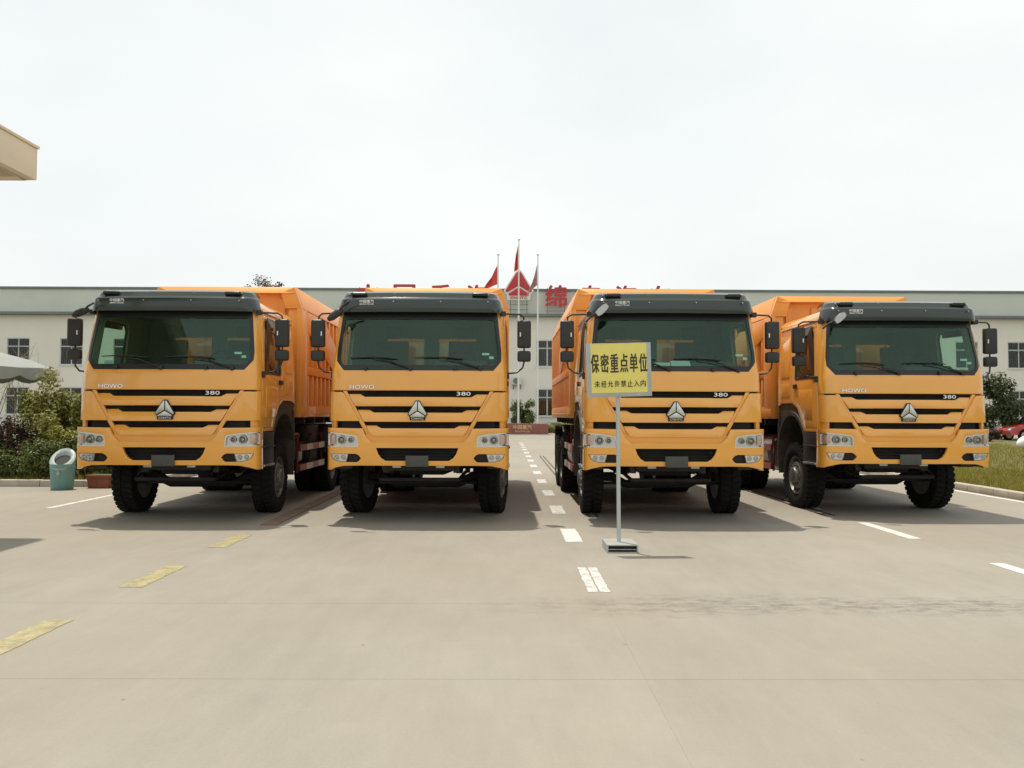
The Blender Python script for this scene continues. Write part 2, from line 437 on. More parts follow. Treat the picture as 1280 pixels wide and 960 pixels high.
def plate(outline, holes, surf, d=0.0, th=0.03, mb=None, us=(), zs=(), dfun=None, mi=0, mi_in=None, rim_in=None, ustep=0.3, zstep=0.35):
    mb = mb or MB()
    bm = bmesh.new(); edges = []
    for loop in [outline] + list(holes):
        vs_ = [bm.verts.new((u, 0, z)) for u, z in loop]
        edges += [bm.edges.new((vs_[i], vs_[(i + 1) % len(vs_)])) for i in range(len(vs_))]
    bmesh.ops.triangle_fill(bm, use_beauty=True, use_dissolve=False, edges=edges)
    u0, u1 = min(p[0] for p in outline), max(p[0] for p in outline)
    z0, z1 = min(p[1] for p in outline), max(p[1] for p in outline)
    cu = set(us); k = math.ceil(u0 / ustep) * ustep
    while k < u1: cu.add(k); k += ustep
    if surf.r > 0:
        for sg in (-1, 1):
            for j in range(7): cu.add(sg * (surf.L1 + (surf.Uc - surf.L1) * j / 6))
    cz = set(zs); k = math.ceil(z0 / zstep) * zstep
    while k < z1: cz.add(k); k += zstep
    for c in cu:
        if u0 + 1e-3 < c < u1 - 1e-3: bmesh.ops.bisect_plane(bm, geom=bm.verts[:] + bm.edges[:] + bm.faces[:], plane_co=(c, 0, 0), plane_no=(1, 0, 0), dist=1e-4)
    for c in cz:
        if z0 + 1e-3 < c < z1 - 1e-3: bmesh.ops.bisect_plane(bm, geom=bm.verts[:] + bm.edges[:] + bm.faces[:], plane_co=(0, 0, c), plane_no=(0, 0, 1), dist=1e-4)
    bmesh.ops.remove_doubles(bm, verts=bm.verts, dist=2e-4)
    bm.verts.index_update()
    n_ = len(bm.verts); fr, bk = [], []
    for v in bm.verts:
        dd = d + (dfun(v.co.x, v.co.z) if dfun else 0)
        fr.append(surf.pt(v.co.x, v.co.z, dd)); bk.append(surf.pt(v.co.x, v.co.z, dd - th))
    fs_ = [tuple(v.index for v in f.verts) for f in bm.faces]
    if th <= 0:
        mb.add(fr, fs_, mi)
    else:
        o = len(mb.v)
        mb.add(fr + bk, fs_, mi)
        ins = mi if mi_in is None else mi_in
        mb.f += [tuple(i + n_ + o for i in f[::-1]) for f in fs_]; mb.m += [ins] * len(fs_)
        rim = mi if rim_in is None else rim_in
        bd = [(e.verts[0].index + o, e.verts[1].index + o) for e in bm.edges if len(e.link_faces) == 1]
        mb.f += [(a, b, b + n_, a + n_) for a, b in bd]; mb.m += [rim] * len(bd)
    bm.free()
    return mb
FLAT = Surf(50, 0, 0, 0); FLAT.L1 = 1e6
def mirror(poly): return [(-u, z) for u, z in poly][::-1]
def arc(cx, cz, r, a0, a1, n_=8, rz=None): return [(cx + r * math.cos(R(a0 + (a1 - a0) * i / n_)), cz + (rz or r) * math.sin(R(a0 + (a1 - a0) * i / n_))) for i in range(n_ + 1)]

# ------------------------------------------------------------------ ground
def struct(name, mb, m, parent=None, **k):
    o = mb.build(name, m, parent, **k)
    if parent is None: o['kind'] = 'structure'
    return o
struct('ground', MB().add([(-600, -200, -0.06), (600, -200, -0.06), (600, 900, -0.06), (-600, 900, -0.06)], [(0, 1, 2, 3)]), 'soil')
road = struct('road', MB().add([(-40, -25, -0.03), (45, -25, -0.03), (45, 68, -0.03), (-40, 68, -0.03)], [(0, 1, 2, 3)]), 'joint')
XJ = [-40, -34, -28, -22, -16, -11.6, -7.42, -3.22, 0.80, 5.0, 9.2, 14, 20, 27, 36, 45]
YJ = [-25, -18, -12, -6, 0, 4.75, 6.62, 11.4, 16.9, 21.6, 26.4, 31.2, 36, 40.8, 45.6, 50.4, 55.2, 60, 64, 68]
for i in range(len(XJ) - 1):
    for j in range(len(YJ) - 1):
        if YJ[j] >= 16.8 and (XJ[i] < -7.5 or XJ[i] >= 9.1) and YJ[j] < 54: continue      # lawns
        g, gx = 0.0014, 0.0003
        b = MB().box((XJ[i] + gx, YJ[j] + g, -0.028), (XJ[i + 1] - gx, YJ[j + 1] - g, 0))
        b.build('concrete_slab', 'concrete', road, smooth=0)
# painted marks
def dash(name, x, y0, y1, wd, m, label, group, dx=0.0):
    n_ = max(2, min(60, int((y1 - y0) / .05))); j = lambda: rnd.uniform(-.006, .006)
    e1 = [(x + wd / 2 + j(), y0 + (y1 - y0) * i / n_) for i in range(n_ + 1)]; e0 = [(x - wd / 2 + j(), y0 + (y1 - y0) * i / n_) for i in range(n_ + 1)]
    mid = lambda yy: [(x - wd * .3, yy + j()), (x, yy + j()), (x + wd * .3, yy + j())]
    b_ = MB(); b_.prism(mid(y0) + e1 + mid(y1)[::-1] + e0[::-1], 'z', 0.001, 0.004)
    o = b_.build(name, m, smooth=0)
    tag(o, label, 'road marking', group); o['kind'] = 'structure'
    return o
for k in range(14):
    y = 7.05 + 2.76 * k
    if k == 0:
        for sx in (-1, 1):
            dash('painted_dash', 0.80 + sx * 0.050, y, y + 1.12, 0.085, 'line_worn', 'split worn white dash of the centre line nearest the camera', 'centre line dashes')
    else:
        dash('painted_dash', 0.82, y, y + 1.1, 0.2, 'line_white' if k == 1 else 'line_worn', 'white dash of the broken centre line between the middle trucks', 'centre line dashes')
for k in range(5):
    y = 2.95 + 2.13 * k
    dash('painted_dash', -3.22, y, y + 1.0, 0.2, 'line_yellow', 'faded yellow dash on the concrete left of centre', 'yellow dashes')
for k in range(4):
    y = 3.8 + 3.16 * k
    dash('painted_dash', 5.0, y, y + 1.5, 0.15, 'line_white', 'white dash running towards the rightmost truck', 'right lane dashes')
dash('edge_line', 9.03, -20, 53, 0.13, 'line_white', 'solid white line along the right kerb', 'edge lines')
dash('edge_line', -7.17, 13.1, 15.9, 0.13, 'line_worn', 'worn white line left of the leftmost truck', 'edge lines')
def strip(x, y0, y1, wd, m, label):
    o = MB().box((x - wd / 2, y0, 0), (x + wd / 2, y1, 0.012)).build('steel_strip', m, bevel=0.003)
    tag(o, label, 'steel strip', 'steel strips set in the yard'); o['kind'] = 'structure'
strip(-3.18, 11.2, 30, 0.22, 'rust_strip', 'rusty flat strip in the concrete between the two left trucks')
for x in (1.24, 1.36): strip(x, 12.2, 30, 0.035, 'rail_dark', 'narrow dark rail beside the third truck')
for x in (4.78, 4.92): strip(x, 12.4, 30, 0.035, 'rail_dark', 'narrow dark rail between the two right trucks')
# lawns with kerbs
def lawn(name, poly, h=0.08):
    b = MB(); b.prism(poly, 'z', -0.05, h); return struct(name, b, 'soil', smooth=0)
lawn('lawn', [(-40, 17.15), (-7.75, 17.15), (-7.75, 53.8), (-40, 53.8)])
lawn('lawn', [(9.42, -20), (44.5, -20), (44.5, 53.8), (9.42, 53.8)])
kerb = bpy.data.objects.new('kerb', None); COL.objects.link(kerb); kerb['kind'] = 'structure'
def kerb_run(a, b_, n_):
    a, b_ = Vector(a), Vector(b_); d = (b_ - a) / n_; ang = math.atan2(d.y, d.x); L = d.length
    me = None
    for i in range(n_):
        if me is None:
            o = MB().box((0.005, -0.11, -0.02), (L - 0.005, 0.11, 0.13)).build('kerb_stone', 'kerb', kerb, bevel=0.02); me = o.data
        else: o = link('kerb_stone', me, kerb)
        p = a + d * i
        o.location = (p.x, p.y + rnd.uniform(-.006, .006), rnd.uniform(-.008, .008)); o.rotation_euler = (0, 0, ang + rnd.uniform(-.006, .006))
kerb_run((9.30, 4.0), (9.30, 53.0), 55)
kerb_run((-7.65, 17.03), (-22, 17.03), 16)
kerb_run((-7.63, 17.14), (-7.63, 53.0), 40)

# ------------------------------------------------------------------ foliage helpers
def leaf_mesh(pts, size, rg, flat=0.3, asp=0.55):
    """pts: list of (pos, outward) -> folded leaf quads"""
    vs_, fs_ = [], []
    for p, out in pts:
        n_ = (out + Vector((rg.gauss(0, .6), rg.gauss(0, .6), rg.gauss(0.35, .6)))).normalized()
        t = n_.cross(Vector((rg.gauss(0, 1), rg.gauss(0, 1), rg.gauss(0, 1)))).normalized(); b = n_.cross(t)
        s = size * rg.uniform(0.6, 1.35); o = len(vs_)
        vs_ += [p - t * s, p + b * s * asp - n_ * s * 0.12, p + t * s, p - b * s * asp - n_ * s * 0.12]
        fs_ += [(o, o + 1, o + 2, o + 3)]
    return vs_, fs_
def crown_points(c, rx, ry, rz, n_, rg, clumps=26, cr=0.34, floor=None):
    cl = []
    for _ in range(clumps):
        d = Vector((rg.gauss(0, 1), rg.gauss(0, 1), rg.gauss(0.15, 1))).normalized()
        q = rg.uniform(0.35, 0.95)
        cl.append((Vector((d.x * rx * q, d.y * ry * q, d.z * rz * q)), rg.uniform(0.55, 1.2) * cr))
    out = []
    while len(out) < n_:
        cc, r_ = cl[int(rg.random() * clumps)]
        d = Vector((rg.gauss(0, 1), rg.gauss(0, 1), rg.gauss(0, 1))).normalized()
        p = cc + Vector((d.x * rx, d.y * ry, d.z * rz)) * r_ * (rg.random() ** 0.45)
        q = c + p
        if floor is not None and q.z < floor: continue
        out.append((q, (p.normalized() + d * 0.8).normalized()))
    return out, [c + a for a, _ in cl]
def shrub(name, label, cat, loc, rx, ry, h, n_, size, m, seed, group=None, zc=0.5, petals=0, clumps=26, cr=0.34):
    rg = random.Random(seed)
    t = thing(name, label, cat, loc, 0, group)
    pts, cl = crown_points(Vector((0, 0, h * zc)), rx, ry, h * 0.52, n_, rg, clumps, cr, 0.03)
    vs_, fs_ = leaf_mesh(pts, size, rg)
    MB().add(vs_, fs_).build('foliage', m, t, smooth=0, fixn=False)
    b = MB()
    for q in cl[:14]:
        mid = Vector((q.x * 0.35, q.y * 0.35, q.z * 0.5))
        b.tube([(q.x * .05, q.y * .05, -0.05), mid, q], [0.022, 0.014, 0.004], 5)
    b.build('stem', 'bark', t)
    if petals:
        pv, pf = leaf_mesh([pts[int(rg.random() * len(pts))] for _ in range(petals)], size * 0.75, rg)
        MB().add([p + Vector((0, -0.03, 0.03)) for p in pv], pf).build('blossom', 'petal', t, smooth=0, fixn=False)
    return t
def tree(name, label, loc, h, r, n_, size, m, seed, trunk=0.16, group=None, rz=None):
    rg = random.Random(seed); t = thing(name, label, 'tree', loc, 0, group)
    rz = rz or r * 0.9
    pts, cl = crown_points(Vector((0, 0, h - rz)), r, r, rz, n_, rg, 34, 0.3)
    vs_, fs_ = leaf_mesh(pts, size, rg)
    MB().add(vs_, fs_).build('crown', m, t, smooth=0, fixn=False)
    b = MB(); top = h - rz
    b.tube([(0, 0, -0.1), (0.05, 0.03, top * 0.5), (0, 0.05, top)], [trunk, trunk * 0.8, trunk * 0.5], 8)
    for q in cl[:16]:
        b.tube([(0, 0.03, top * 0.72), Vector((q.x * .5, q.y * .5, (q.z + top * .72) / 2 + .2)), q], [trunk * .4, trunk * .25, 0.015], 5)
    b.build('trunk', 'bark', t)
    return t
def bare_twigs(name, label, loc, h, seed):
    rg = random.Random(seed); b = MB()
    for k in range(9):
        a = rg.uniform(0, 2 * PI); p = Vector((0, 0, -0.05)); d = Vector((math.cos(a) * .35, math.sin(a) * .35, 1)).normalized()
        pts = [p.copy()]
        for i in range(7):
            d = (d + Vector((rg.gauss(0, .22), rg.gauss(0, .22), 0.05))).normalized(); p = p + d * h / 6.3; pts.append(p.copy())
            if i > 2:
                for q in range(2):
                    e = (d + Vector((rg.gauss(0, .7), rg.gauss(0, .7), rg.gauss(0, .3)))).normalized()
                    b.tube([p, p + e * h * .1, p + e * h * .19 + Vector((0, 0, .02))], [0.006, 0.005, 0.003], 4)
        b.tube(pts, [0.016 - 0.0015 * i for i in range(len(pts))], 5)
    o = b.build(name, 'twig', loc=loc); return tag(o, label, 'shrub')

def grass_patch(polys, n_, seed, hmin, hmax, z):
    rg = random.Random(seed); vs_, fs_ = [], []
    for (x0, x1, y0, y1), k in zip(polys, n_):
        for _ in range(k):
            x, y = rg.uniform(x0, x1), y0 + (y1 - y0) * rg.random() ** 1.7
            h = rg.uniform(hmin, hmax) * (1 + 0.7 * max(0, math.sin(x * 1.7) * math.sin(y * 1.3 + 1)))
            a = rg.uniform(0, PI); wd = 0.007 + 0.0004 * max(0, y - 14); lx, ly = rg.gauss(0, .45) * h, rg.gauss(0, .45) * h
            o = len(vs_); c_, s_ = math.cos(a) * wd, math.sin(a) * wd
            vs_ += [(x - c_, y - s_, z), (x + c_, y + s_, z), (x + lx, y + ly, z + h)]; fs_.append((o, o + 1, o + 2))
    return MB().add(vs_, fs_)
o = grass_patch([(9.44, 13, 12, 24), (9.44, 24, 14, 53)], [42000, 70000], 3, 0.05, 0.13, 0.07).build('grass', 'grass', smooth=0, fixn=False)
tag(o, 'short rough grass of the verge right of the yard', 'grass', kind='stuff')
o = grass_patch([(-22, -7.8, 17.2, 40)], [60000], 4, 0.05, 0.14, 0.07).build('grass', 'grass', smooth=0, fixn=False)
tag(o, 'rough grass around the shrubs on the left', 'grass', kind='stuff')

# ------------------------------------------------------------------ factory building
BY = 70.0
fb = thing('factory_building', 'long pale two-storey factory hall with grey upper band behind the trucks', 'building', (0, BY, 0))
PX = 66.0 / 1035 * BY
wx = [(24 - 632 + 66.0 * k) / 1035 * BY for k in range(-8, 29)]
WW, rows = 1.9, ((1.35, 3.65), (5.55, 7.8))
x0b, x1b = wx[0] - 3, wx[-1] + 3
ZC = 9.75
holes = []
for z0, z1 in rows:
    for x in wx: holes.append([(x - WW / 2, z0), (x + WW / 2, z0), (x + WW / 2, z1), (x - WW / 2, z1)])
plate([(x0b, 0.45), (x1b, 0.45), (x1b, ZC), (x0b, ZC)], holes, FLAT, 0, 0.3, ustep=500, zstep=500).build('wall', 'wall_white', fb, smooth=0)
MB().box((x0b, -0.06, -0.05), (x1b, 0.3, 0.447)).build('plinth', 'plinth', fb, smooth=0)
MB().box((x0b - .2, -0.55, ZC + .003), (x1b + .2, 0.6, ZC + 0.25)).build('cornice', 'cornice_dark', fb, bevel=0.03)
MB().box((x0b, 0.25, ZC + .253), (x1b, 0.55, 12.0)).build('upper_wall', 'wall_grey', fb, smooth=0)
MB().box((x0b - .1, 0.12, 12.003), (x1b + .1, 0.68, 12.2)).build('roof_coping', 'cornice_dark', fb, bevel=0.02)
MB().box((x0b, 0.56, 11.2), (x1b, 40, 11.4)).build('roof', 'cornice_dark', fb, smooth=0)
b = MB(); b.box((x0b, 39.7, 0), (x1b, 40, 11.19))
for x in (x0b, x1b - .3): b.box((x, 0.57, 0), (x + .3, 39.69, 11.19))
b.build('rear_wall', 'wall_grey', fb, smooth=0)
b = MB(); b.box((x0b + .4, 3.0, 0), (x1b - .4, 3.1, 9.7)); b.box((x0b + .4, 0.31, 4.5), (x1b - .4, 2.99, 4.7))
b.build('inner_wall', 'room_dark', fb, smooth=0)
for k in range(0, len(wx), 3):
    x = wx[k] + PX * 0.5
    MB().tube([(x, -0.09, 0.1), (x, -0.09, ZC)], 0.055, 8).build('downpipe', 'window_frame', fb)
f_me = g_me = b_me = None
for r_, (z0, z1) in enumerate(rows):
    for x in wx:
        zm = z0 + (z1 - z0) * 0.5
        H = z1 - z0
        if f_me is None:
            b = MB(); t_ = 0.07
            for a_, c_ in (((-WW / 2 + .002, 0.06, .002), (-WW / 2 + t_, 0.14, H - .002)), ((WW / 2 - t_, 0.06, .002), (WW / 2 - .002, 0.14, H - .002)),
                           ((-WW / 2 + t_, 0.06, .002), (WW / 2 - t_, 0.14, t_)), ((-WW / 2 + t_, 0.06, H - t_), (WW / 2 - t_, 0.14, H - .002)),
                           ((-WW / 2 + t_, 0.07, H * .67), (WW / 2 - t_, 0.13, H * .67 + .1)), ((-.05, 0.075, t_), (.05, 0.125, H - t_))):
                b.box(a_, c_)
            fo = b.build('window', 'window_frame', fb, smooth=0, loc=(x, 0, z0)); f_me = fo.data
            go = MB().box((-WW / 2 + .05, .095, .05), (WW / 2 - .05, .105, H - .05)).build('pane', 'pane_glass', fo, smooth=0); g_me = go.data
            b = MB()
            for q in range(12): b.tube([(-WW / 2 + .1 + q * (WW - .2) / 11, .02, .06), (-WW / 2 + .1 + q * (WW - .2) / 11, .02, H - .06)], .012, 5)
            for zz in (.3, H * .63, H - .2): b.tube([(-WW / 2, .02, zz), (WW / 2, .02, zz)], .012, 5)
            bo = b.build('security_bars', 'bar_metal', fo, smooth=0); b_me = bo.data
            so = MB().box((-WW / 2 - .08, -.09, -.085), (WW / 2 + .08, -.003, -.003)).build('sill', 'window_frame', fo, smooth=0); s_me = so.data
        else:
            fo = link('window', f_me, fb, (x, 0, z0)); fo.scale.z = H / (rows[0][1] - rows[0][0])
            link('pane', g_me, fo); link('security_bars', b_me, fo); link('sill', s_me, fo)
# air-conditioner box left of the central window
ac = thing('air_conditioner', 'small grey air-conditioner unit on the factory wall by the flagpoles', 'air conditioner', (0.95, BY, 4.0))
b = MB().box((-.42, -.42, 0), (.42, -.06, .62)); b.build('casing', 'wall_grey', ac, bevel=.03)
MB().lathe([(-.43, .0), (-.45, .24), (-.425, .26)], 18, 'y', (-.08, 0, .31)).build('fan_grille', 'cornice_dark', ac)
b = MB()
for x in (-.3, .3): b.box((x - .02, -.4, -.06), (x + .02, -.003, -.004)); b.prism([(-.36, -.06), (-.003, -.06), (-.003, -.4)], 'x', x - .02, x + .02)
b.build('bracket', 'bar_metal', ac, smooth=0)
# roof-edge letters on steel legs
def roof_letter(ch, pxc, z0, wd, h, label):
    x = (pxc - 632) / 1035 * (BY - .4)
    t = thing('rooftop_letter', label, 'sign letter', (x, BY - .38, ZC + .25), 0, 'red letters along the factory roof edge')
    text('character', ch, wd, h, 'sign_red', t, (0, 0, z0 + h / 2), 0.06, 0.03)
    b = MB()
    for dx in (-wd * .42, wd * .42): b.tube([(dx, .12, -.002), (dx, .12, z0 + h * .9)], .025, 6)
    for zz in (z0 * .45, z0 + h * .1, z0 + h * .85): b.tube([(-wd * .5, .12, zz), (wd * .5, .12, zz)], .02, 6)
    b.build('support_frame', 'bar_metal', t)
names = {'中': 'first', '国': 'second', '重': 'third', '汽': 'fourth'}
for i, ch in enumerate('中国重汽'):
    roof_letter(ch, 459 + 45.6 * i, 0.55, 1.75, 1.85, 'red rooftop character %s behind the second truck, %s from the left' % (ch, names[ch]))
for i, ch in enumerate('绵专汽车'):
    roof_letter(ch, 695 + 43.8 * i, 0.55, 1.75, 1.85, 'red rooftop character %s, %s to the right of the triangle emblem' % (ch, ['first', 'second', 'third', 'last'][i]))
em = thing('rooftop_emblem', 'big red triangular emblem standing on the factory roof edge', 'emblem', ((648 - 632) / 1035 * (BY - .4), BY - .38, ZC + .25), 0)
def tri_emblem(parent, s, y, th, m_plate, m_facet, m_back, z0=0.0, gap=0.06, band=None, bandtext=None, m_text=None):
    """three facets of a pyramid over a name band; s = half width"""
    back = [(-.16 * s, 1.98 * s + z0), (.16 * s, 1.98 * s + z0), (1.0 * s, .60 * s + z0), (.80 * s, .40 * s + z0), (.74 * s, .0 + z0), (-.74 * s, .0 + z0), (-.80 * s, .40 * s + z0), (-1.0 * s, .60 * s + z0)]
    MB().prism(back, 'y', y, y + th).build('emblem_back', m_back, parent, bevel=s * .02)
    L = [(-.05 * s, 1.86 * s + z0), (-.13 * s, 1.86 * s + z0), (-.88 * s, .62 * s + z0), (-.78 * s, .50 * s + z0), (-.05 * s, .93 * s + z0)]
    Bt = [(0, .84 * s + z0), (-.66 * s, .44 * s + z0), (-.66 * s, .30 * s + z0), (.66 * s, .30 * s + z0), (.66 * s, .44 * s + z0)]
    for poly in (L, [(-a, c) for a, c in L][::-1], Bt):
        MB().prism(poly, 'y', y - th * .7, y + th * .4).build('facet', m_facet, parent, bevel=s * .03)
    if bandtext: text('lettering', bandtext, 1.15 * s, .17 * s, m_text, parent, (0, y - th * .35, .15 * s + z0), th * .3, 0.01)
tri_emblem(em, 1.28, 0, .1, None, 'sign_red', 'white_plaster', 1.15, bandtext='CNHTC', m_text='sign_red')
b = MB()
for dx in (-.7, 0, .7): b.tube([(dx, .2, -.002), (dx, .2, 2.2)], .03, 6)
for zz in (.35, .8): b.tube([(-.8, .16, zz), (.8, .16, zz)], .025, 6)
b.build('support_frame', 'bar_metal', em)

# flagpoles with hanging flags
def flag_strip(m, parent, x, z0, L, drop, wid, seed, sway, name='flag'):
    rg = random.Random(seed); vs_, fs_ = [], []; NU, NV = 9, 12
    for i in range(NV + 1):
        for j in range(NU + 1):
            t, s = i / NV, j / NU
            # cloth hangs from the hoist edge; the fly end droops down and sways to one side
            px_ = sway * wid * s * (0.35 + 0.65 * t) * (1 - .25 * t * s)
            pz = z0 - L * t * (1 - .12 * s) - drop * s * (1 - .35 * t)
            py = 0.12 * math.sin(s * 9 + t * 3 + seed) * (0.3 + s)
            vs_.append((x + px_ + .06 * sway, py, pz))
    for i in range(NV):
        for j in range(NU):
            a = i * (NU + 1) + j; fs_.append((a, a + 1, a + NU + 2, a + NU + 1))
    return MB().add(vs_, fs_).build(name, m, parent, smooth=60, fixn=False)
FY = 63.0
for i, (px, py, fm, lab) in enumerate(((622, 318, 'flag_red', 'left flagpole with a drooping red flag'), (648, 299, 'flag_red', 'tallest middle flagpole with a furled red flag'), (672, 318, 'flag_grey', 'right flagpole with a twisted dull red flag'))):
    h = 1.5 + (518 - py) / 1035 * FY
    t = thing('flagpole', lab, 'flagpole', ((px - 632) / 1035 * FY, FY, 0.0), 0, 'three flagpoles in front of the factory')
    MB().tube([(0, 0, 0), (0, 0, h * .5), (0, 0, h)], [.085, .07, .045], 10).build('pole', 'pole_white', t)
    MB().lathe([(h, .0), (h - .0, .09), (h + .1, .1), (h + .18, .0)], 10, 'z').build('finial', 'pole_white', t)
    MB().lathe([(0, .3), (.12, .3), (.2, .12), (.2, .09)], 14, 'z').build('base', 'plinth', t)
    if i == 0: flag_strip(fm, t, 0, h - .75, 1.5, 1.1, 1.5, 1, -1)
    elif i == 1: flag_strip(fm, t, 0, h - .35, 1.9, .7, .42, 2, -1)
    else: flag_strip(fm, t, 0, h - .7, 1.6, 1.6, 1.1, 3, -1)
# low red name stone
ns = thing('name_stone', 'low reddish granite name wall with gold lettering below the flagpoles', 'stone sign', (1.0, 61.2, 0))
MB().prism([(-2.6, 0), (2.15, 0), (2.15, .6), (2.0, .82), (-2.6, .86)], 'y', 0, .5).build('block', 'stone_red', ns, bevel=.03)
text('lettering', '中国重汽', 1.35, .32, 'gold', ns, (.25, -.012, .56), .012, .012)
text('lettering', 'SINOTRUK', 1.1, .12, 'gold', ns, (.25, -.012, .24), .012, .01)
MB().box((-2.8, -.12, -.02), (2.35, .62, .06)).build('footing', 'plinth', ns, bevel=.01)
shrub('round_shrub', 'round clipped shrub behind the red name stone', 'shrub', (1.35, 65.5, 0), 1.35, 1.3, 2.6, 5000, .075, 'leaf_green', 11, 'shrubs before the factory')
shrub('low_hedge', 'low hedge at the factory foot right of the name stone', 'hedge', (4.2, 66.5, 0), 2.2, .6, .9, 3000, .06, 'leaf_yellowgreen', 12, 'shrubs before the factory')
shrub('low_hedge', 'low hedge at the factory foot left of the name stone', 'hedge', (-3.5, 66.5, 0), 2.5, .6, .9, 3000, .06, 'leaf_yellowgreen', 13, 'shrubs before the factory')
# trees behind and beside
tree('tree', 'tree whose sparse top shows above the roof over the leftmost truck', (-32.6, 112, 0), 20.0, 3.0, 2500, .16, 'leaf_purple', 21, .25)
for k, (x, y, h, r_, m_, lab) in enumerate(((30.0, 50.6, 4.0, 1.9, 'leaf_dark', 'bushy dark green tree behind the red car'), (34.5, 51.6, 3.7, 2.0, 'leaf_green', 'bushy tree right of the one behind the red car'), (26.6, 51.5, 3.0, 1.7, 'leaf_dark', 'bush half hidden behind the rightmost truck'))):
    shrub('bushy_tree', lab, 'bush', (x, y, 0.05), r_, 1.5, h, 9000, .085, m_, 30 + k, 'bushes before the factory on the right', clumps=40, cr=.28)
shrub('low_plant', 'low reddish plant left of the red car', 'plant', (26.9, 46.0, 0.05), .8, .6, .8, 1500, .07, 'leaf_purple', 44)
# spiky grass clump by the car
b = MB(); rg = random.Random(5)
for k in range(60):
    a = rg.uniform(0, 2 * PI); q = rg.uniform(.1, .55)
    b.add([(-.012, 0, 0), (.012, 0, 0), (math.cos(a) * q, math.sin(a) * q, rg.uniform(.9, 1.55))], [(0, 1, 2)])
o = b.build('spiky_grass', 'line_white', loc=(30.4, 46.6, .05), smooth=0, fixn=False)
tag(o, 'pale spiky grass clump in front of the red car', 'plant')

# red car
def car():
    t = thing('parked_car', 'red car parked beyond the verge at the right edge', 'car', (31.4, 48.6, 0.08))
    prof = [(-2.15, .32), (-2.2, .55), (-2.1, .72), (-1.2, .90), (-.95, .92), (-.45, 1.38), (.1, 1.47), (.9, 1.45), (1.55, 1.05), (2.1, .98), (2.18, .6), (2.12, .32)]
    def arch(cx): return [(cx + .36 * math.cos(R(a)), .32 + .36 * math.sin(R(a))) for a in range(0, 181, 20)]
    low = [(2.12, .25)] + arch(1.35) + arch(-1.35) + [(-2.12, .25)]
    body = prof + low[1:-1]
    b = MB(); n_ = len(body); vs_ = []
    ys = [(-.82, .94), (-.80, 1.0), (0, 1.0), (.80, 1.0), (.82, .94)]
    for yy, sc in ys:
        for x, z in body: vs_.append((x * (1 if abs(yy) < .81 else .985), yy * (0.86 if z > 1.2 else 1.0), z if z < 1.2 or abs(yy) < .81 else z - .03))
    fs_ = [tuple(range(n_))[::-1], tuple(range(4 * n_, 5 * n_))]
    for r_ in range(4):
        for i in range(n_): fs_.append((r_ * n_ + i, r_ * n_ + (i + 1) % n_, (r_ + 1) * n_ + (i + 1) % n_, (r_ + 1) * n_ + i))
    b.add(vs_, fs_); b.build('body', 'car_red', t, smooth=30)
    for sy in (-1, 1):
        MB().prism([(-.82, .95), (1.35, 1.03), (.85, 1.38), (-.40, 1.34)], 'y', sy * .80, sy * .835).build('window', 'seal', t, bevel=.01)
        for cx in (-1.35, 1.35):
            wo_ = MB().lathe([(-.1, .0), (-.1, .2), (.1, .2), (.1, 0)], 18, 'y', (cx, sy * .74, .3)).build('wheel', 'alu', t)
            MB().lathe([(-.1, .2), (-.11, .29), (-.07, .31), (.07, .31), (.11, .29), (.1, .2)], 22, 'y', (cx, sy * .74, .3), closed=True).build('tyre', 'tyre', wo_)
        MB().prism([(-2.19, .6), (-1.9, .72), (-1.9, .78), (-2.1, .72)], 'y', sy * .45, sy * .81).build('headlight', 'reflector_bowl', t, bevel=.01)
    MB().prism([(-.90, .945), (-.50, 1.36), (-.52, 1.38), (-.93, .955)], 'y', -.66, .66).build('windscreen', 'seal', t, smooth=0)
car()
# white lawn ornament at the right edge
t = thing('lawn_ornament', 'white lawn ornament on orange feet at the right edge of the grass', 'garden ornament', (18.0, 28.6, 0.08), R(8))
b = MB(); ring = []
for i in range(9):
    s = i / 8; x = -.30 + .62 * s; r_ = max(.015, .19 * math.sin(PI * min(1, s * .92 + .05)) ** .7); ring.append(((x, 0, .42 + .25 * s + .0), r_))
b.tube([p for p, _ in ring], [r_ for _, r_ in ring], 14)
b.tube([(.22, 0, .62), (.34, 0, .80), (.36, 0, 1.0), (.42, 0, 1.08), (.52, 0, 1.06)], [.10, .06, .05, .065, .03], 10)
b.build('body', 'white_plaster', t, smooth=70)
b = MB()
for y in (-.08, .08):
    b.tube([(.02, y, .40), (.02, y, .03)], .025, 7); b.prism([(-.02, y - .02), (.18, y - .07), (.20, y), (.18, y + .07), (-.02, y + .02)], 'z', 0, .03)
b.build('feet', 'orange_plaster', t)
MB().tube([(.51, 0, 1.06), (.60, 0, 1.04)], [.028, .008], 8).build('beak', 'orange_plaster', t)

# ------------------------------------------------------------------ left side: porch, bin, shrubs, parasol
po = thing('gatehouse_porch', 'beige concrete porch roof corner at the upper left edge', 'porch', (-6.27, 11.0, 0))
b = MB(); b.box((-.16, -7, 4.60), (0, 0, 5.02)); b.box((-4.6, -7, 4.60), (-4.44, 0, 5.02)); b.box((-4.44, -.16, 4.60), (-.16, 0, 5.02)); b.box((-4.44, -7, 4.60), (-.16, -6.84, 5.02))
b.build('fascia', 'porch', po, bevel=.01)
MB().box((-4.62, -7.02, 5.022), (.02, .02, 5.06)).build('roof_coping', 'porch', po, bevel=.008)
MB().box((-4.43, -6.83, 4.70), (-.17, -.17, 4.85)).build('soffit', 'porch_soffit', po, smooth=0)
for x in (-4.3, -2.6):
    for y in (-.7, -6.4):
        MB().box((x - .17, y - .17, -.02), (x + .17, y + .17, 4.699)).build('column', 'porch', po, bevel=.012)
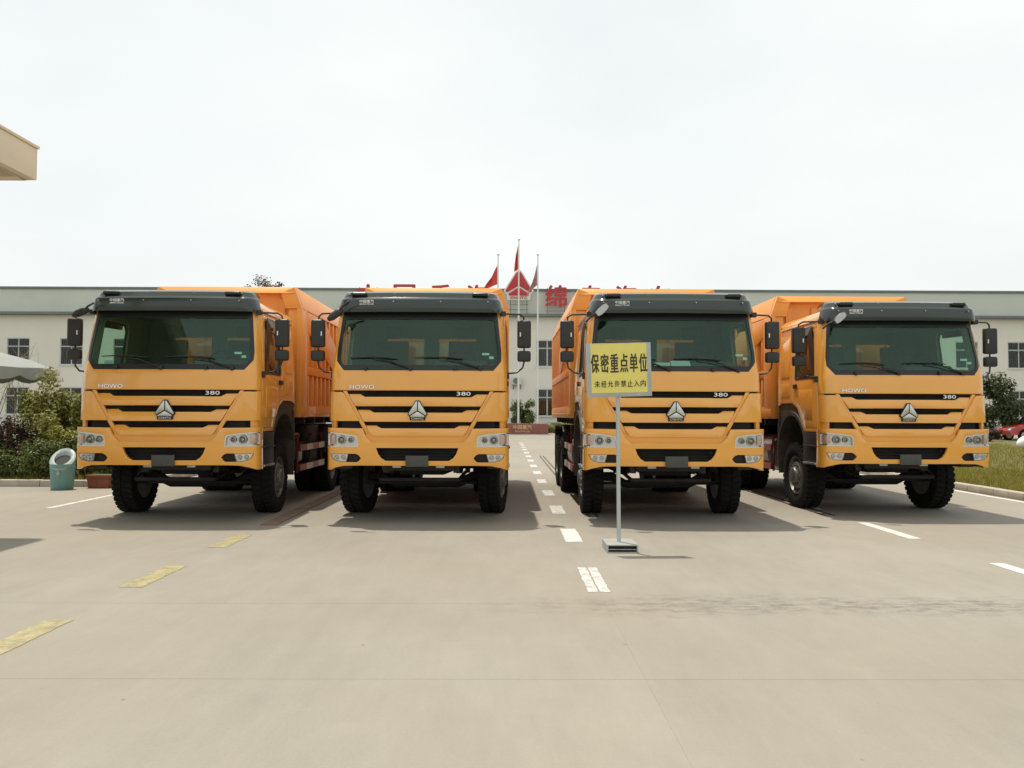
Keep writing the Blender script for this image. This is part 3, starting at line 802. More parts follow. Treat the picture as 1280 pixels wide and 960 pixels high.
# bin
t = thing('litter_bin', 'turquoise litter bin with a tilted round mouth beside the shrubs', 'litter bin', (-8.68, 16.35, 0.0), R(8))
b = MB(); prof = []
ringsv, fsb = [], []
NB = 28
for z, rx, ry in ((0.0, .19, .17), (.02, .205, .185), (.40, .225, .20), (.46, .232, .208), (.47, .222, .20)):
    ringsv.append([(rx * math.cos(2 * PI * k / NB), ry * math.sin(2 * PI * k / NB), z) for k in range(NB)])
ringsv.append([(.232 * math.cos(2 * PI * k / NB), .208 * math.sin(2 * PI * k / NB), .50) for k in range(NB)])
ringsv.append([(.225 * math.cos(2 * PI * k / NB), .20 * math.sin(2 * PI * k / NB), .57 + .19 * math.sin(2 * PI * k / NB)) for k in range(NB)])
vs_ = [p for rg_ in ringsv for p in rg_]
fsb = [(i * NB + k, i * NB + (k + 1) % NB, (i + 1) * NB + (k + 1) % NB, (i + 1) * NB + k) for i in range(len(ringsv) - 1) for k in range(NB)] + [tuple(range(NB))[::-1]]
MB().add(vs_, fsb).build('shell', 'bin_green', t, smooth=40)
vs_ = []
for rr, dz in ((.222, .0), (.232, .025), (.205, .055), (.15, .045), (.145, -.05)):
    vs_ += [(rr * math.cos(2 * PI * k / NB), rr * .9 * math.sin(2 * PI * k / NB), .57 + dz + .19 * (rr / .225) * math.sin(2 * PI * k / NB)) for k in range(NB)]
MB().add(vs_, [(i * NB + k, i * NB + (k + 1) % NB, (i + 1) * NB + (k + 1) % NB, (i + 1) * NB + k) for i in range(4) for k in range(NB)]).build('rim', 'bin_rim', t, smooth=60)
MB().add([(.19 * math.cos(2 * PI * k / 20), .17 * math.sin(2 * PI * k / 20), .545 + .15 * math.sin(2 * PI * k / 20)) for k in range(20)], [tuple(range(20))]).build('mouth_shade', 'void_black', t, smooth=0, fixn=False)  # black disc standing in for the shaded inside of the bin
text('emblem', '♣', .07, .09, 'bin_rim', t, (0, -.222, .33), .004)
# planter
t = thing('planter', 'small terracotta trough on the kerb left of the leftmost truck', 'planter', (-8.1, 16.72, 0.0))
b = MB(); b.prism([(-.20, 0), (.20, 0), (.235, .26), (-.235, .26)], 'y', -.13, .13); b.build('trough', 'terracotta', t, bevel=.015)
MB().box((-.25, -.145, .20), (.25, .145, .262)).build('rim', 'terracotta', t, bevel=.012)
MB().box((-.21, -.11, .255), (.21, .11, .268)).build('soil_fill', 'soil', t, smooth=0)
# shrubs
shrub('leafy_shrub', 'tall yellow-green shrub behind the litter bin', 'shrub', (-10.0, 18.7, .06), 1.15, .8, 2.3, 13000, .042, 'leaf_yellowgreen', 51, 'shrubs by the left kerb', clumps=44, cr=.27)
shrub('leafy_shrub', 'green shrub touching the mirror side of the leftmost truck', 'shrub', (-8.9, 18.9, .06), .95, .75, 2.05, 11000, .042, 'leaf_yellowgreen', 52, 'shrubs by the left kerb', clumps=40, cr=.28)
shrub('flowering_shrub', 'low flowering shrub with pale blossoms right of the bin', 'shrub', (-8.95, 17.75, .06), .8, .45, 1.35, 5000, .032, 'leaf_yellowgreen', 53, 'shrubs by the left kerb', petals=130, clumps=30)
shrub('purple_shrub', 'dark purple-leaved shrub left of the bin', 'shrub', (-10.75, 18.3, .06), .5, .5, 1.35, 3000, .036, 'leaf_purple', 54, 'shrubs by the left kerb', clumps=26)
shrub('dark_shrub', 'low dark shrub directly left of the bin', 'shrub', (-9.65, 17.6, .06), .75, .4, 1.0, 5000, .032, 'leaf_green', 55, 'shrubs by the left kerb', petals=40, clumps=28)
shrub('dark_shrub', 'low dark shrub between purple shrub and the kerb', 'shrub', (-10.5, 17.55, .06), .55, .35, .75, 3500, .032, 'leaf_green', 56, 'shrubs by the left kerb', petals=30, clumps=24)
shrub('dark_shrub', 'small conifer-like shrub at the left edge', 'shrub', (-11.15, 18.0, .06), .28, .28, 1.25, 2600, .03, 'leaf_dark', 57, 'shrubs by the left kerb', clumps=24)
shrub('dark_shrub', 'low shrub behind the bin and the planter', 'shrub', (-8.35, 17.6, .06), .55, .35, .7, 3500, .032, 'leaf_green', 58, 'shrubs by the left kerb', clumps=24)
bare_twigs('bare_shrub', 'leafless twiggy shrub behind the tall yellow-green shrub', (-9.4, 20.6, .06), 2.0, 61)
bare_twigs('bare_shrub', 'leafless twiggy shrub above the grey parasol', (-14.3, 23.0, .06), 2.9, 62)
# parasol
t = thing('garden_parasol', 'grey garden parasol with scalloped edge at the left edge', 'parasol', (-12.45, 19.2, .08), R(20))
NP, Rr = 8, 1.85
vs_, fs_ = [(0, 0, 2.92)], []
prof = ((.35, 2.83), (.7, 2.66), (1.0, 2.42))
K = 64
for q, z in prof:
    for k in range(K):
        a = 2 * PI * k / K; s = abs(((k / (K / NP)) % 1) - .5) * 2       # 1 at ribs, 0 mid-panel
        r_ = Rr * q * (1 - .055 * (1 - s) * q); vs_.append((r_ * math.cos(a), r_ * math.sin(a), z - .05 * (1 - s) * math.sin(PI * q) + (.03 * (1 - s) * q)))
for k in range(K):
    vs_.append((vs_[1 + 2 * K + k][0] * 1.005, vs_[1 + 2 * K + k][1] * 1.005, 2.42 - .17 - .10 * abs(math.sin(PI * k / K * NP * 2.0)) ))
fs_ = [(0, 1 + k, 1 + (k + 1) % K) for k in range(K)]
for i in range(3):
    for k in range(K): fs_.append((1 + i * K + k, 1 + i * K + (k + 1) % K, 1 + (i + 1) * K + (k + 1) % K, 1 + (i + 1) * K + k))
MB().add(vs_, fs_).build('canopy', 'parasol', t, smooth=25)
MB().tube([(0, 0, .0), (0, 0, 2.98)], .028, 8).build('pole', 'bar_metal', t)
b = MB()
for k in range(NP):
    a = 2 * PI * k / NP; b.tube([(.02 * math.cos(a), .02 * math.sin(a), 2.1), (.9 * math.cos(a), .9 * math.sin(a), 2.64)], .009, 5)
    b.tube([(0, 0, 2.89), (Rr * .98 * math.cos(a), Rr * .98 * math.sin(a), 2.40)], .008, 5)
b.build('ribs', 'bar_metal', t)
MB().lathe([(0, .32), (.07, .30), (.10, .06), (.25, .05), (.25, .03)], 20, 'z').build('base', 'plinth', t)

# ------------------------------------------------------------------ yellow notice on a stand
t = thing('notice_stand', 'yellow notice board on a grey post with steel box base', 'sign', (1.275, 9.25, 0))
b = MB()
for a_, c_ in (((-.17, -.225, 0), (.17, .225, .012)), ((-.17, -.225, .078), (.17, .225, .09)), ((-.17, -.225, .012), (-.155, .225, .078)), ((.155, -.225, .012), (.17, .225, .078)), ((-.155, -.225, .036), (.155, .225, .042)), ((-.155, .21, .042), (.155, .225, .078))): b.box(a_, c_)
b.build('base', 'frame_steel', t, smooth=0)
MB().box((-.152, -.19, .043), (.152, .2, .077)).build('slot_shade', 'void_black', t, smooth=0)  # black fill put in for the shade inside the open base slots
MB().box((-.152, -.19, .013), (.152, .2, .035)).build('slot_shade', 'void_black', t, smooth=0)
MB().tube([(-.01, 0, .09), (-.02, 0, 1.72)], .0225, 12).build('post', 'pole_steel', t)
bd = MB().box((-.365, -.012, 0), (.365, .012, .60)).build('board_frame', 'frame_steel', t, bevel=.004, loc=(-.005, -.037, 1.70), rot=(0, R(-1.7), R(3)))
MB().box((-.315, -.016, .045), (.315, -.0125, .592)).build('panel', 'notice_yellow', bd, smooth=0)
for i, ch in enumerate('保密重点单位'):
    text('lettering', ch, .088, .205, 'ink', bd, (-.268 + .1085 * i, -.0178, .375), .0013, .035)
for i, ch in enumerate('未经允许禁止入内'):
    text('lettering', ch, .058, .072, 'ink', bd, (-.248 + .0735 * i, -.0178, .145), .0013, .015)

# ------------------------------------------------------------------ dump truck
def xe(z): return .985 - .573 * (1.822 - z)
CAB = Surf(1.215, .16, .06, .05, rake=lambda z: .20 * max(0, z - 2.09) + .03 * max(0, min(z, 2.09) - 1.4), wf=lambda z: 1 - .055 * max(0, z - 2.09) / .9)
BUMP = Surf(1.248, .14, 0.0, .05, rake=lambda z: .12 * max(0, .95 - z))
CX, WZ, WY = 1.5, .53, 1.5

def wheel_mesh(dual=False):
    """axle along x, outer face towards +x, centre at origin"""
    ro, rim_r, hw = .535, .30, .155
    ty = MB(); ty.lathe([(-hw * .80, rim_r), (-hw * 1.0, rim_r + .06), (-hw * 1.04, rim_r + .13), (-hw * .92, ro - .03), (-hw * .8, ro - .022), (hw * .8, ro - .022), (hw * .92, ro - .03), (hw * 1.04, rim_r + .13), (hw * 1.0, rim_r + .06), (hw * .80, rim_r)], 48, 'x')
    n_ = 36
    for k in range(n_):
        for sg in (-1, 1):
            a0 = 2 * PI * (k + (.5 if sg > 0 else 0)) / n_; da = 2 * PI / n_ * .30
            pts = []
            for rr in (ro - .045, ro):
                for tx, sk in ((.02, .35), (hw * .93, 0.0)):
                    for q in (-1, 1):
                        a = a0 + q * da + sk * 2 * PI / n_
                        pts.append((sg * tx if rr == ro else sg * tx * 1.04, rr * math.cos(a), rr * math.sin(a)))
            ty.add(pts, [(0, 1, 3, 2), (4, 6, 7, 5), (0, 4, 5, 1), (2, 3, 7, 6), (0, 2, 6, 4), (1, 5, 7, 3)])
    rm = MB()
    if not dual:
        prof = [(hw * .86, rim_r + .012), (hw * .90, rim_r - .01), (hw * .55, rim_r - .03), (hw * .35, rim_r - .045), (.10, .235), (.135, .20), (.135, .135), (.15, .13), (.185, .115), (.195, .09), (.195, .0)]
    else:
        prof = [(hw * .86, rim_r + .012), (hw * .90, rim_r - .01), (hw * .5, rim_r - .03), (-.02, rim_r - .045), (-.06, .20), (-.06, .15), (.08, .14), (.12, .12), (.12, .0)]
    rm.lathe(prof, 32, 'x'); rm.lathe([(-hw * .86, rim_r + .012), (-hw * .86, .05), (-hw * .7, 0)], 24, 'x')
    bx = .135 if not dual else -.06
    bl = MB()
    for k in range(10):
        a = 2 * PI * k / 10
        bl.lathe([(bx - .005, .017), (bx + .035, .016), (bx + .04, .0)], 6, 'x', (0, .168 * math.cos(a), .168 * math.sin(a)))
    hl = MB()
    for k in range(8):
        a = 2 * PI * (k + .5) / 8; rr = .242
        xx = .098 if not dual else -.03
        hl.lathe([(xx, .0), (xx + .012, .026)], 10, 'x', (0, rr * math.cos(a), rr * math.sin(a)))
    return ty, rm, bl, hl

def make_truck():
    T = thing('dump_truck', 'orange dump truck', 'truck')
    # ---- cab shell
    ue = CAB.uy(2.15)
    def U(y): return CAB.uy(y)
    side = [(ue, 3.0), (ue, 1.66), (U(1.95), 1.70), (U(1.45), 1.70), (U(1.22), 1.62), (U(1.06), 1.45), (U(.94), 1.25), (1.31, 1.25), (1.31, 2.05)]
    outline = side + mirror(side)
    wsx = [(1.03, 2.098), (1.140, 2.235), (1.142, 2.36), (1.075, 2.955)]
    ws = [(CAB.ux(x, z), z) for x, z in wsx]
    wsh = mirror(ws)[::-1][::-1]
    wsh = [(-u, z) for u, z in ws] + ws[::-1]
    door = [(U(.36), 1.30), (U(.90), 1.30), (U(1.04), 1.52), (U(1.20), 1.68), (U(1.42), 1.76), (U(1.42), 2.86), (U(1.36), 2.91), (U(.42), 2.91), (U(.36), 2.86)]
    def dsc(p, k): # shrink for the shut line
        cu = sum(q[0] for q in p) / len(p); cz = sum(q[1] for q in p) / len(p)
        return [(u + (k if u < cu else -k), z + (k if z < cz else -k)) for u, z in p]
    win = [(U(.47), 2.06), (U(1.27), 2.06), (U(1.31), 2.10), (U(1.31), 2.76), (U(1.25), 2.84), (U(.52), 2.84), (U(.47), 2.78)]
    mbx = plate(outline, [wsh, door, mirror(door)], CAB, 0, .045, us=[CAB.Uc, -CAB.Uc], mi_in=1, rim_in=1)
    # raised pressing behind the door
    cab = mbx.build('cab', ['paint', 'interior_light'], T, bevel=.006)
    # roof cap
    us_ = [-ue + .0 + 2 * ue * i / 90 for i in range(91)]
    rings = []
    for ins, z in ((0, 2.999), (.015, 3.04), (.06, 3.085), (.16, 3.115), (.45, 3.13)):
        rings.append([(p.x * (1 - ins / 1.15), 1.2 + (p.y - 1.2) * (1 - ins / 1.0), z) for p in (CAB.pt(u, 3.0) for u in us_)])
    n_ = len(us_); rb = MB(); vs_ = [p for r_ in rings for p in r_]
    fs_ = [(i * n_ + k, i * n_ + (k + 1) % n_, (i + 1) * n_ + (k + 1) % n_, (i + 1) * n_ + k) for i in range(len(rings) - 1) for k in range(n_)]
    fs_ += [tuple(range((len(rings) - 1) * n_, len(rings) * n_))]
    rb.add(vs_, fs_); rb.build('roof', 'paint', cab, smooth=50)
    inn = MB().box((-1.09, .30, 2.965), (1.09, 2.10, 2.985)); inn.build('headliner', 'interior', cab, smooth=0)
    # rear wall with two windows, floor
    rw = [(-1.15, 1.60), (1.15, 1.60), (1.15, 3.0), (-1.15, 3.0)]
    hs = [[(sx * .12 + (0 if sx > 0 else -.60), 2.28), (sx * .12 + (.60 if sx > 0 else 0), 2.28), (sx * .12 + (.60 if sx > 0 else 0), 2.72), (sx * .12 + (0 if sx > 0 else -.60), 2.72)] for sx in (-1, 1)]
    rs = Surf(50, 0, 2.10, 0); rs.L1 = 1e6
    plate(rw, hs, rs, 0, .045, ustep=9, zstep=9, mi=1, mi_in=0).build('rear_wall', ['paint', 'interior'], cab, smooth=0)
    for h in hs: MB().box((h[0][0] - .01, 2.118, h[0][1] - .01), (h[1][0] + .01, 2.123, h[2][1] + .01)).build('rear_window', 'side_glass', cab, smooth=0)
    MB().box((-1.14, .15, 1.60), (1.14, 2.095, 1.66)).build('floor', 'interior', cab, smooth=0)
    MB().box((-1.05, .168, 1.30), (1.05, .186, 2.05)).build('firewall', 'void_black', cab, smooth=0)
    # dashboard, wheel, seats
    d = MB(); d.prism([(.19, 1.62), (.66, 1.62), (.64, 2.02), (.50, 2.15), (.22, 2.13)], 'x', -1.11, 1.11)
    d.prism([(.45, 2.10), (.68, 2.10), (.66, 2.24), (.56, 2.27), (.46, 2.20)], 'x', .18, .92)
    d.build('dashboard', 'dash', cab, bevel=.03)
    sw = MB(); M = Matrix.Translation((.55, .80, 2.20)) @ Matrix.Rotation(R(-58), 4, 'X')
    ring = [M @ Vector((.235 * math.cos(2 * PI * k / 28), .235 * math.sin(2 * PI * k / 28), 0)) for k in range(28)]
    sw.tube(ring, .017, 7, closed=True)
    for a in (90, 210, 330): sw.tube([M @ Vector((0, 0, -.03)), M @ Vector((.23 * math.cos(R(a)), .23 * math.sin(R(a)), 0))], .014, 6)
    sw.tube([M @ Vector((0, 0, -.02)), M @ Vector((0, 0, -.30))], .04, 10)
    sw.build('steering_wheel', 'void_black', cab)
    for sx in (-.56, .56):
        s_ = MB().box((sx - .25, 1.02, 1.92), (sx + .25, 1.50, 2.06)).build('seat', 'seat_cloth', cab, bevel=.05, seg=3)
        b = MB(); b.prism([(1.44, 2.0), (1.56, 2.0), (1.66, 2.62), (1.58, 2.64)], 'x', sx - .25, sx + .25); b.prism([(1.58, 2.67), (1.68, 2.67), (1.70, 2.86), (1.62, 2.86)], 'x', sx - .13, sx + .13)
        b.box((sx - .2, 1.1, 1.66), (sx + .2, 1.45, 1.93))
        b.build('seat', 'seat_cloth', cab, bevel=.04, seg=3)
    # A-pillar trim
    # ---- windscreen
    g = plate([(u * 1.006, z) for u, z in wsh], [], CAB, -.018, 0, ustep=.12, zstep=.2)
    g.build('windscreen', 'windscreen_glass', T, smooth=80)
    inner = [(1.04, 2.175), (1.095, 2.25), (1.098, 2.37), (1.040, 2.82)]
    iw = [(CAB.ux(x, z), z) for x, z in inner]
    ih = [(-u, z) for u, z in iw] + iw[::-1]
    plate([(u * .999, z) for u, z in wsh], [ih], CAB, -.004, .010, ustep=.12, zstep=.2).build('windscreen_border', 'seal', T, smooth=60)  # frit along the bottom and sides, broader black band across the top
    # ---- doors
    for sg in (-1, 1):
        f = (lambda p: p) if sg > 0 else mirror
        dr = plate(f(dsc(door, .006)), [f(win)], CAB, 0.001, .05, mi_in=1, rim_in=1).build('door', ['paint', 'interior_light'], T, bevel=.006)
        if sg < 0: pass
        plate(f(win), [], CAB, -.02, 0).build('door_window', 'side_glass', dr, smooth=80)
        wi = dsc(win, .028)
        plate(f(dsc(win, .001)), [f(wi)], CAB, .004, .02).build('window_seal', 'seal', dr, smooth=0)
        hx = MB(); xx = sg * 1.215
        hx.box((xx - .008, 1.20, 1.93), (xx + sg * .03 + .004, 1.36, 2.0)); hx.build('door_handle', 'seal', dr, bevel=.012)
        pr = [(U(.55), 1.45), (U(.95), 1.45), (U(1.08), 1.66), (U(1.12), 1.90), (U(.55), 1.90)]
        plate(f(pr), [], CAB, .007, .012).build('door_pressing', 'paint', dr, bevel=.005)
        pr = [(U(1.55), 1.80), (U(2.0), 1.80), (U(2.0), 2.02), (U(1.55), 2.02)]
        plate(f(pr), [], CAB, .008, .014).build('side_pressing', 'paint', cab, bevel=.006)
        pr = [(U(1.56), 2.12), (U(1.98), 2.12), (U(1.98), 2.70), (U(1.56), 2.80)]
        plate(f(pr), [], CAB, .010, .016).build('side_pressing', 'paint', cab, bevel=.008)
        # rain gutter over the door
        gm = MB(); gm.tube([CAB.pt(sg * U(y), 2.945 - .01 * abs(y - .9), .012) for y in (.32, .6, .9, 1.2, 1.5, 1.8, 2.1)], .014, 6); gm.build('rain_gutter', 'paint', cab)
        # wind deflector strip along the window front
        gm = MB(); gm.add([CAB.pt(sg * U(.44), 2.05, .01), CAB.pt(sg * U(.56), 2.05, .012), CAB.pt(sg * U(.62), 2.86, .05), CAB.pt(sg * U(.47), 2.88, .03), CAB.pt(sg * U(1.3), 2.86, .05), CAB.pt(sg * U(1.3), 2.76, .055), CAB.pt(sg * U(.62), 2.74, .055)], [(0, 1, 6, 3), (3, 6, 5, 4)])
        gm.build('wind_deflector', 'seal', dr, smooth=0, fixn=False)
    # ---- front panel, grille
    fp = [(-1.305, 1.822), (1.305, 1.822), (1.305, 2.086), (-1.305, 2.086)]
    plate(fp, [], CAB, .006, .035, zs=[1.845], dfun=lambda u, z: 0).build('front_panel', 'paint', T, bevel=.008)
    gr = MB()
    gr.add([CAB.pt(u, z, -.07) for z in (1.15, 2.0) for u in [-1.2 + .2 * i for i in range(13)]], [(i, i + 1, i + 14, i + 13) for i in range(12)])
    back = gr.build('grille_backing', 'void_black', T, smooth=0, fixn=False)  # black sheet standing in for the dark void behind the slots
    def bar(top_end, top_mid, xa, xb, zb, crest, rounding=False):
        xt, xbm = xe(top_end), xe(zb)
        o_ = [(-xt, top_end), (-xa, top_end), (-xb, top_mid), (xb, top_mid), (xa, top_end), (xt, top_end)]
        if rounding: o_ += [(xbm + .035, zb + .05), (xbm + .015, zb + .018), (xbm - .03, zb), (-xbm + .03, zb), (-xbm - .015, zb + .018), (-xbm - .035, zb + .05)]
        else: o_ += [(xbm, zb), (-xbm, zb)]
        p_ = plate(o_, [], CAB, .022, .06, zs=[crest], us=[xa, xb, -xa, -xb], dfun=lambda u, z: -.55 * max(0, z - crest))
        p_.build('grille_bar', 'paint', T, bevel=.007)
    bar(1.772, 1.734, .80, .73, 1.606, 1.695)
    bar(1.556, 1.520, .67, .60, 1.392, 1.480)
    bar(1.341, 1.304, .57, .50, 1.195, 1.270, True)
    # dark mesh strips deep in the slots
    for z0, z1, xm in ((1.745, 1.815, .74), (1.53, 1.60, .62), (1.315, 1.385, .52)):
        m_ = MB()
        for k in range(3): m_.add([CAB.pt(u, z0 + (z1 - z0) * (k + .2) / 3 + dz, -.03 - dd) for dz, dd in ((0, 0), (.012, .012)) for u in (-xm, -xm / 2, 0, xm / 2, xm)], [(i, i + 1, i + 6, i + 5) for i in range(4)])
        m_.build('grille_mesh', 'black_plastic', T, smooth=0, fixn=False)
    for sg in (-1, 1):
        f = (lambda p: p) if sg > 0 else mirror
        fr = [(xe(1.815) + .003, 1.815), (xe(1.815) + .056, 1.815), (xe(1.19) + .07, 1.19), (xe(1.19) + .008, 1.19)]
        plate(f(fr), [], CAB, .004, .05).build('grille_frame', 'paint', T, bevel=.005)
        vn = [(xe(1.40) + .055, 1.402), (CAB.ux(1.212), 1.402), (CAB.ux(1.212), 1.79), (CAB.ux(1.2), 1.80), (xe(1.80) + .075, 1.80), (xe(1.80) + .05, 1.785)]
        plate(f(vn), [], CAB, .024, .05).build('corner_vane', 'paint', T, bevel=.012)
        pl = [(CAB.ux(1.13), 1.28), (1.30, 1.28), (1.30, 1.43), (CAB.ux(1.13), 1.43)]
        plate(f(pl), [], CAB, -.004, .04).build('corner_post', 'paint', T, bevel=.004)
        # cab corner below the front panel
        cn = [(CAB.ux(1.19), 1.30), (1.312, 1.26), (1.312, 1.815), (CAB.ux(1.19), 1.815)]
        plate(f(cn), [], CAB, -.001, .04).build('corner_post', 'paint', T, bevel=.004)
    # emblem and lettering
    def flatz(z): return CAB.pt(0, z, 0).y
    E = MB(); s = .135
    eb = [(-.2 * s, 2.0 * s), (.2 * s, 2.0 * s), (1.02 * s, .62 * s), (.82 * s, .38 * s), (.78 * s, 0), (-.78 * s, 0), (-.82 * s, .38 * s), (-1.02 * s, .62 * s)]
    ez = 1.415; ey = flatz(1.6) - .045
    bk = MB().prism(eb, 'y', 0, .035).build('emblem', 'seal', T, bevel=.003, loc=(0, ey, ez))
    Lf = [(-.045 * s, 1.90 * s), (-.16 * s, 1.90 * s), (-.92 * s, .64 * s), (-.80 * s, .50 * s), (-.045 * s, .98 * s)]
    Bt = [(0, .88 * s), (-.70 * s, .44 * s), (-.70 * s, .33 * s), (.70 * s, .33 * s), (.70 * s, .44 * s)]
    for poly in (Lf, [(-a, c) for a, c in Lf][::-1], Bt): MB().prism(poly, 'y', -.012, .01).build('facet', 'emblem_silver', bk, bevel=.004)
    text('lettering', 'CNHTC', 1.25 * s, .19 * s, 'chrome', bk, (0, -.002, .165 * s), .002, .012)
    text('lettering', 'HOWO', .34, .055, 'chrome', T, (-.77, flatz(1.865) + .016, 1.868), .006, .02, (0, 0, -.069))
    text('lettering', '380', .19, .052, 'chrome', T, (.625, flatz(1.78) + .0, 1.780), .006, .02, (0, 0, .056))
    # ---- sun visor
    vb = MB(); sec = ((0.1, 2.908, 1.0), (0.125, 2.91, 1.0), (0.135, 2.96, 0.995), (0.125, 3.085, 0.975), (0.105, 3.108, 0.968), (0.07, 3.12, 0.962), (0.03, 3.185, 0.945), (-0.06, 3.218, 0.93), (-0.22, 3.225, 0.92), (-0.4, 3.19, 0.91), (-0.4, 3.16, 0.91), (-0.06, 3.175, 0.92), (0.06, 3.09, 0.95), (0.1, 2.99, 0.985))
    NU = 61; ums = 1.285
    vs_ = []
    for dd, z, sc in sec:
        for i in range(NU):
            u = -ums + 2 * ums * i / (NU - 1)
            x, y, nx, ny, k = CAB.plan(u)
            base = .20 * (2.93 - 2.09)
            yy = y + base + (0 if dd > 0 else 0) + (ny * dd if dd > 0 else -dd)
            vs_.append((x * CAB.wf(2.93) * sc * .985 + (nx * dd * .3 if dd > 0 else 0), yy, z))
    m_ = len(sec)
    fs_ = [(i * NU + k, i * NU + k + 1, ((i + 1) % m_) * NU + k + 1, ((i + 1) % m_) * NU + k) for i in range(m_) for k in range(NU - 1)]
    fs_ += [tuple(i * NU for i in range(m_)), tuple(i * NU + NU - 1 for i in range(m_))[::-1]]
    vz = vb.add(vs_, fs_).build('sun_visor', 'visor', T, smooth=28)
    vy = CAB.plan(0)[1] + .168 - .136
    text('lettering', '中国重汽', .20, .042, 'white_print', vz, (-.72, vy + .016, 3.052), .003, .02, (0, 0, -.064))
    text('lettering', 'SINOTRUK', .20, .022, 'white_print', vz, (-.72, vy + .016, 3.013), .003, .015, (0, 0, -.064))
    for x in (-.98, -.35, .30, .95):
        for z, dy in ((3.05, .0), (3.165, .11)):
            MB().lathe([(-.012, .0), (-.010, .010), (.01, .012)], 8, 'y', (x, vy + dy + .03 * (x / 1.0) ** 2, z)).build('visor_screw', 'bolt_metal', vz)
    for sg in (-1, 1):
        b = MB(); b.box((sg * .84 - .11, .165, 3.135), (sg * .84 + .11, .29, 3.188)); b.build('marker_lamp', 'seal', vz, bevel=.025, seg=3)
    # ---- bumper
    B = BUMP; bue = B.Uc + .12
    def bx_(x): return B.ux(x)
    right = [(.62, 1.11), (.70, 1.19), (.752, 1.302), (bx_(1.20), 1.308), (bue, 1.308), (bue, .73), (bx_(1.22), .735), (bx_(1.14), .765), (1.0, .792), (.80, .797)]
    bo = right + [(-u, z) for u, z in right][::-1]
    head = [(.805, 1.05), (bx_(1.20), 1.052), (B.Uc + .005, 1.07), (B.Uc + .005, 1.24), (bx_(1.2), 1.248), (.99, 1.232), (.835, 1.205), (.815, 1.18)]
    fog = [(.79, .862), (.82, .842), (1.05, .842), (1.13, .862), (1.175, .90), (bx_(1.2), .957), (.84, .957), (.80, .94), (.765, .90)]
    mouth = [(-.56, 1.038), (.56, 1.038), (.53, .955), (.49, .90), (.43, .862), (-.43, .862), (-.49, .90), (-.53, .955)]
    rd = lambda u, z: 0
    bm_ = plate(bo, [head, mirror(head), fog, mirror(fog), mouth], B, 0, .05, zs=[1.105]).build('bumper', 'paint', T, bevel=.008)
    rc = [(-.76, 1.08), (.76, 1.08), (.80, 1.22), (-.80, 1.22)]
    plate(rc, [], B, -.052, .03).build('bumper_recess', 'paint', bm_, smooth=20)
    gb = MB(); gb.add([B.pt(u, z, -.13) for z in (.80, 1.07) for u in (-.62, -.3, 0, .3, .62)], [(i, i + 1, i + 6, i + 5) for i in range(4)])
    gb.build('intake_backing', 'void_black', bm_, smooth=0, fixn=False)
    mm = MB()
    for k in range(4):
        z = .885 + k * .04
        mm.add([B.pt(u, z + dz, -.075 - dd) for dz, dd in ((0, 0), (.014, .014)) for u in (-.53, -.25, 0, .25, .53)], [(i, i + 1, i + 6, i + 5) for i in range(4)])
    mm.build('intake_slat', 'black_plastic', bm_, smooth=0, fixn=False)
    MB().lathe([(.02, .026), (.03, .026), (.03, .012)], 10, 'y', (.49, .04, .985)).build('tow_eye', 'chassis', bm_)
    for a in (-1, 1): pass
    MB().box((-.155, -.020, .785), (.155, -.006, .935)).build('number_plate_holder', 'plate_grey', bm_, bevel=.004)
    # opening lips
    for sg in (-1, 1):
        f = (lambda p: p) if sg > 0 else mirror
        hh = [(u, z) for u, z in dsc(head, .004)]
        hl = plate(f(hh), [], B, -.004, 0, ustep=.06).build('headlight', 'lens_glass', T, smooth=70)
        plate(f(dsc(head, -.004)), [], B, -.060, .004, ustep=.06).build('lamp_bowl', 'reflector_bowl', hl, smooth=70)
        lip = plate(f(dsc(head, .001)), [f(dsc(head, .013))], B, -.002, .05, ustep=.06).build('lamp_trim', 'reflector_bowl', hl, smooth=30)
        for u_, rr in ((1.04, .050), (.915, .034)):
            c_ = B.pt(sg * u_, 1.145, -.058)
            b = MB(); b.lathe([(0, rr + .012), (-.03, rr + .006), (-.034, rr - .008), (-.012, rr * .62), (-.022, rr * .55), (-.030, rr * .3), (-.033, 0)], 20, 'y', tuple(c_))
            b.build('projector', ['lamp_trim'], hl, smooth=40)
        p0 = [(B.ux(1.135), 1.085), (B.Uc - .02, 1.095), (B.Uc - .02, 1.215), (B.ux(1.135), 1.215)]
        plate(f(p0), [], B, -.028, .03).build('indicator_lamp', 'indicator', hl, bevel=.008)
        # fog lamp pocket
        fl = plate(f([(u, z) for u, z in dsc(fog, -.003)]), [], B, -.045, .004).build('fog_pocket', 'void_black', T, smooth=0)
        le = [(.975, .85), (1.05, .85), (1.125, .868), (1.165, .902), (bx_(1.188), .950), (.945, .950)]
        fg = plate(f(le), [], B, -.010, .03, ustep=.05).build('fog_lamp', 'reflector_bowl', T, bevel=.006)
        for u_ in (1.01, 1.10):
            c_ = B.pt(sg * u_, .905, -.009); MB().lathe([(.0, .036), (-.008, .033), (-.004, .022), (-.010, .012), (-.010, 0)], 14, 'y', tuple(c_)).build('fog_bulb', 'lamp_trim', fg)
        ft = plate(f([(u, z) for u, z in dsc(le, -.006)]), [f(dsc(le, .004))], B, -.006, .03, ustep=.05).build('fog_trim', 'lamp_trim', fg, smooth=0)
        # step box behind bumper
        st = MB(); st.box((sg * 1.19 - .04, .34, .74), (sg * 1.19 + .04, .93, 1.235)); st.box((sg * .95, .40, .73), (sg * 1.15, .9, 1.2))
        sb = st.build('step_box', 'black_plastic', T, bevel=.01)
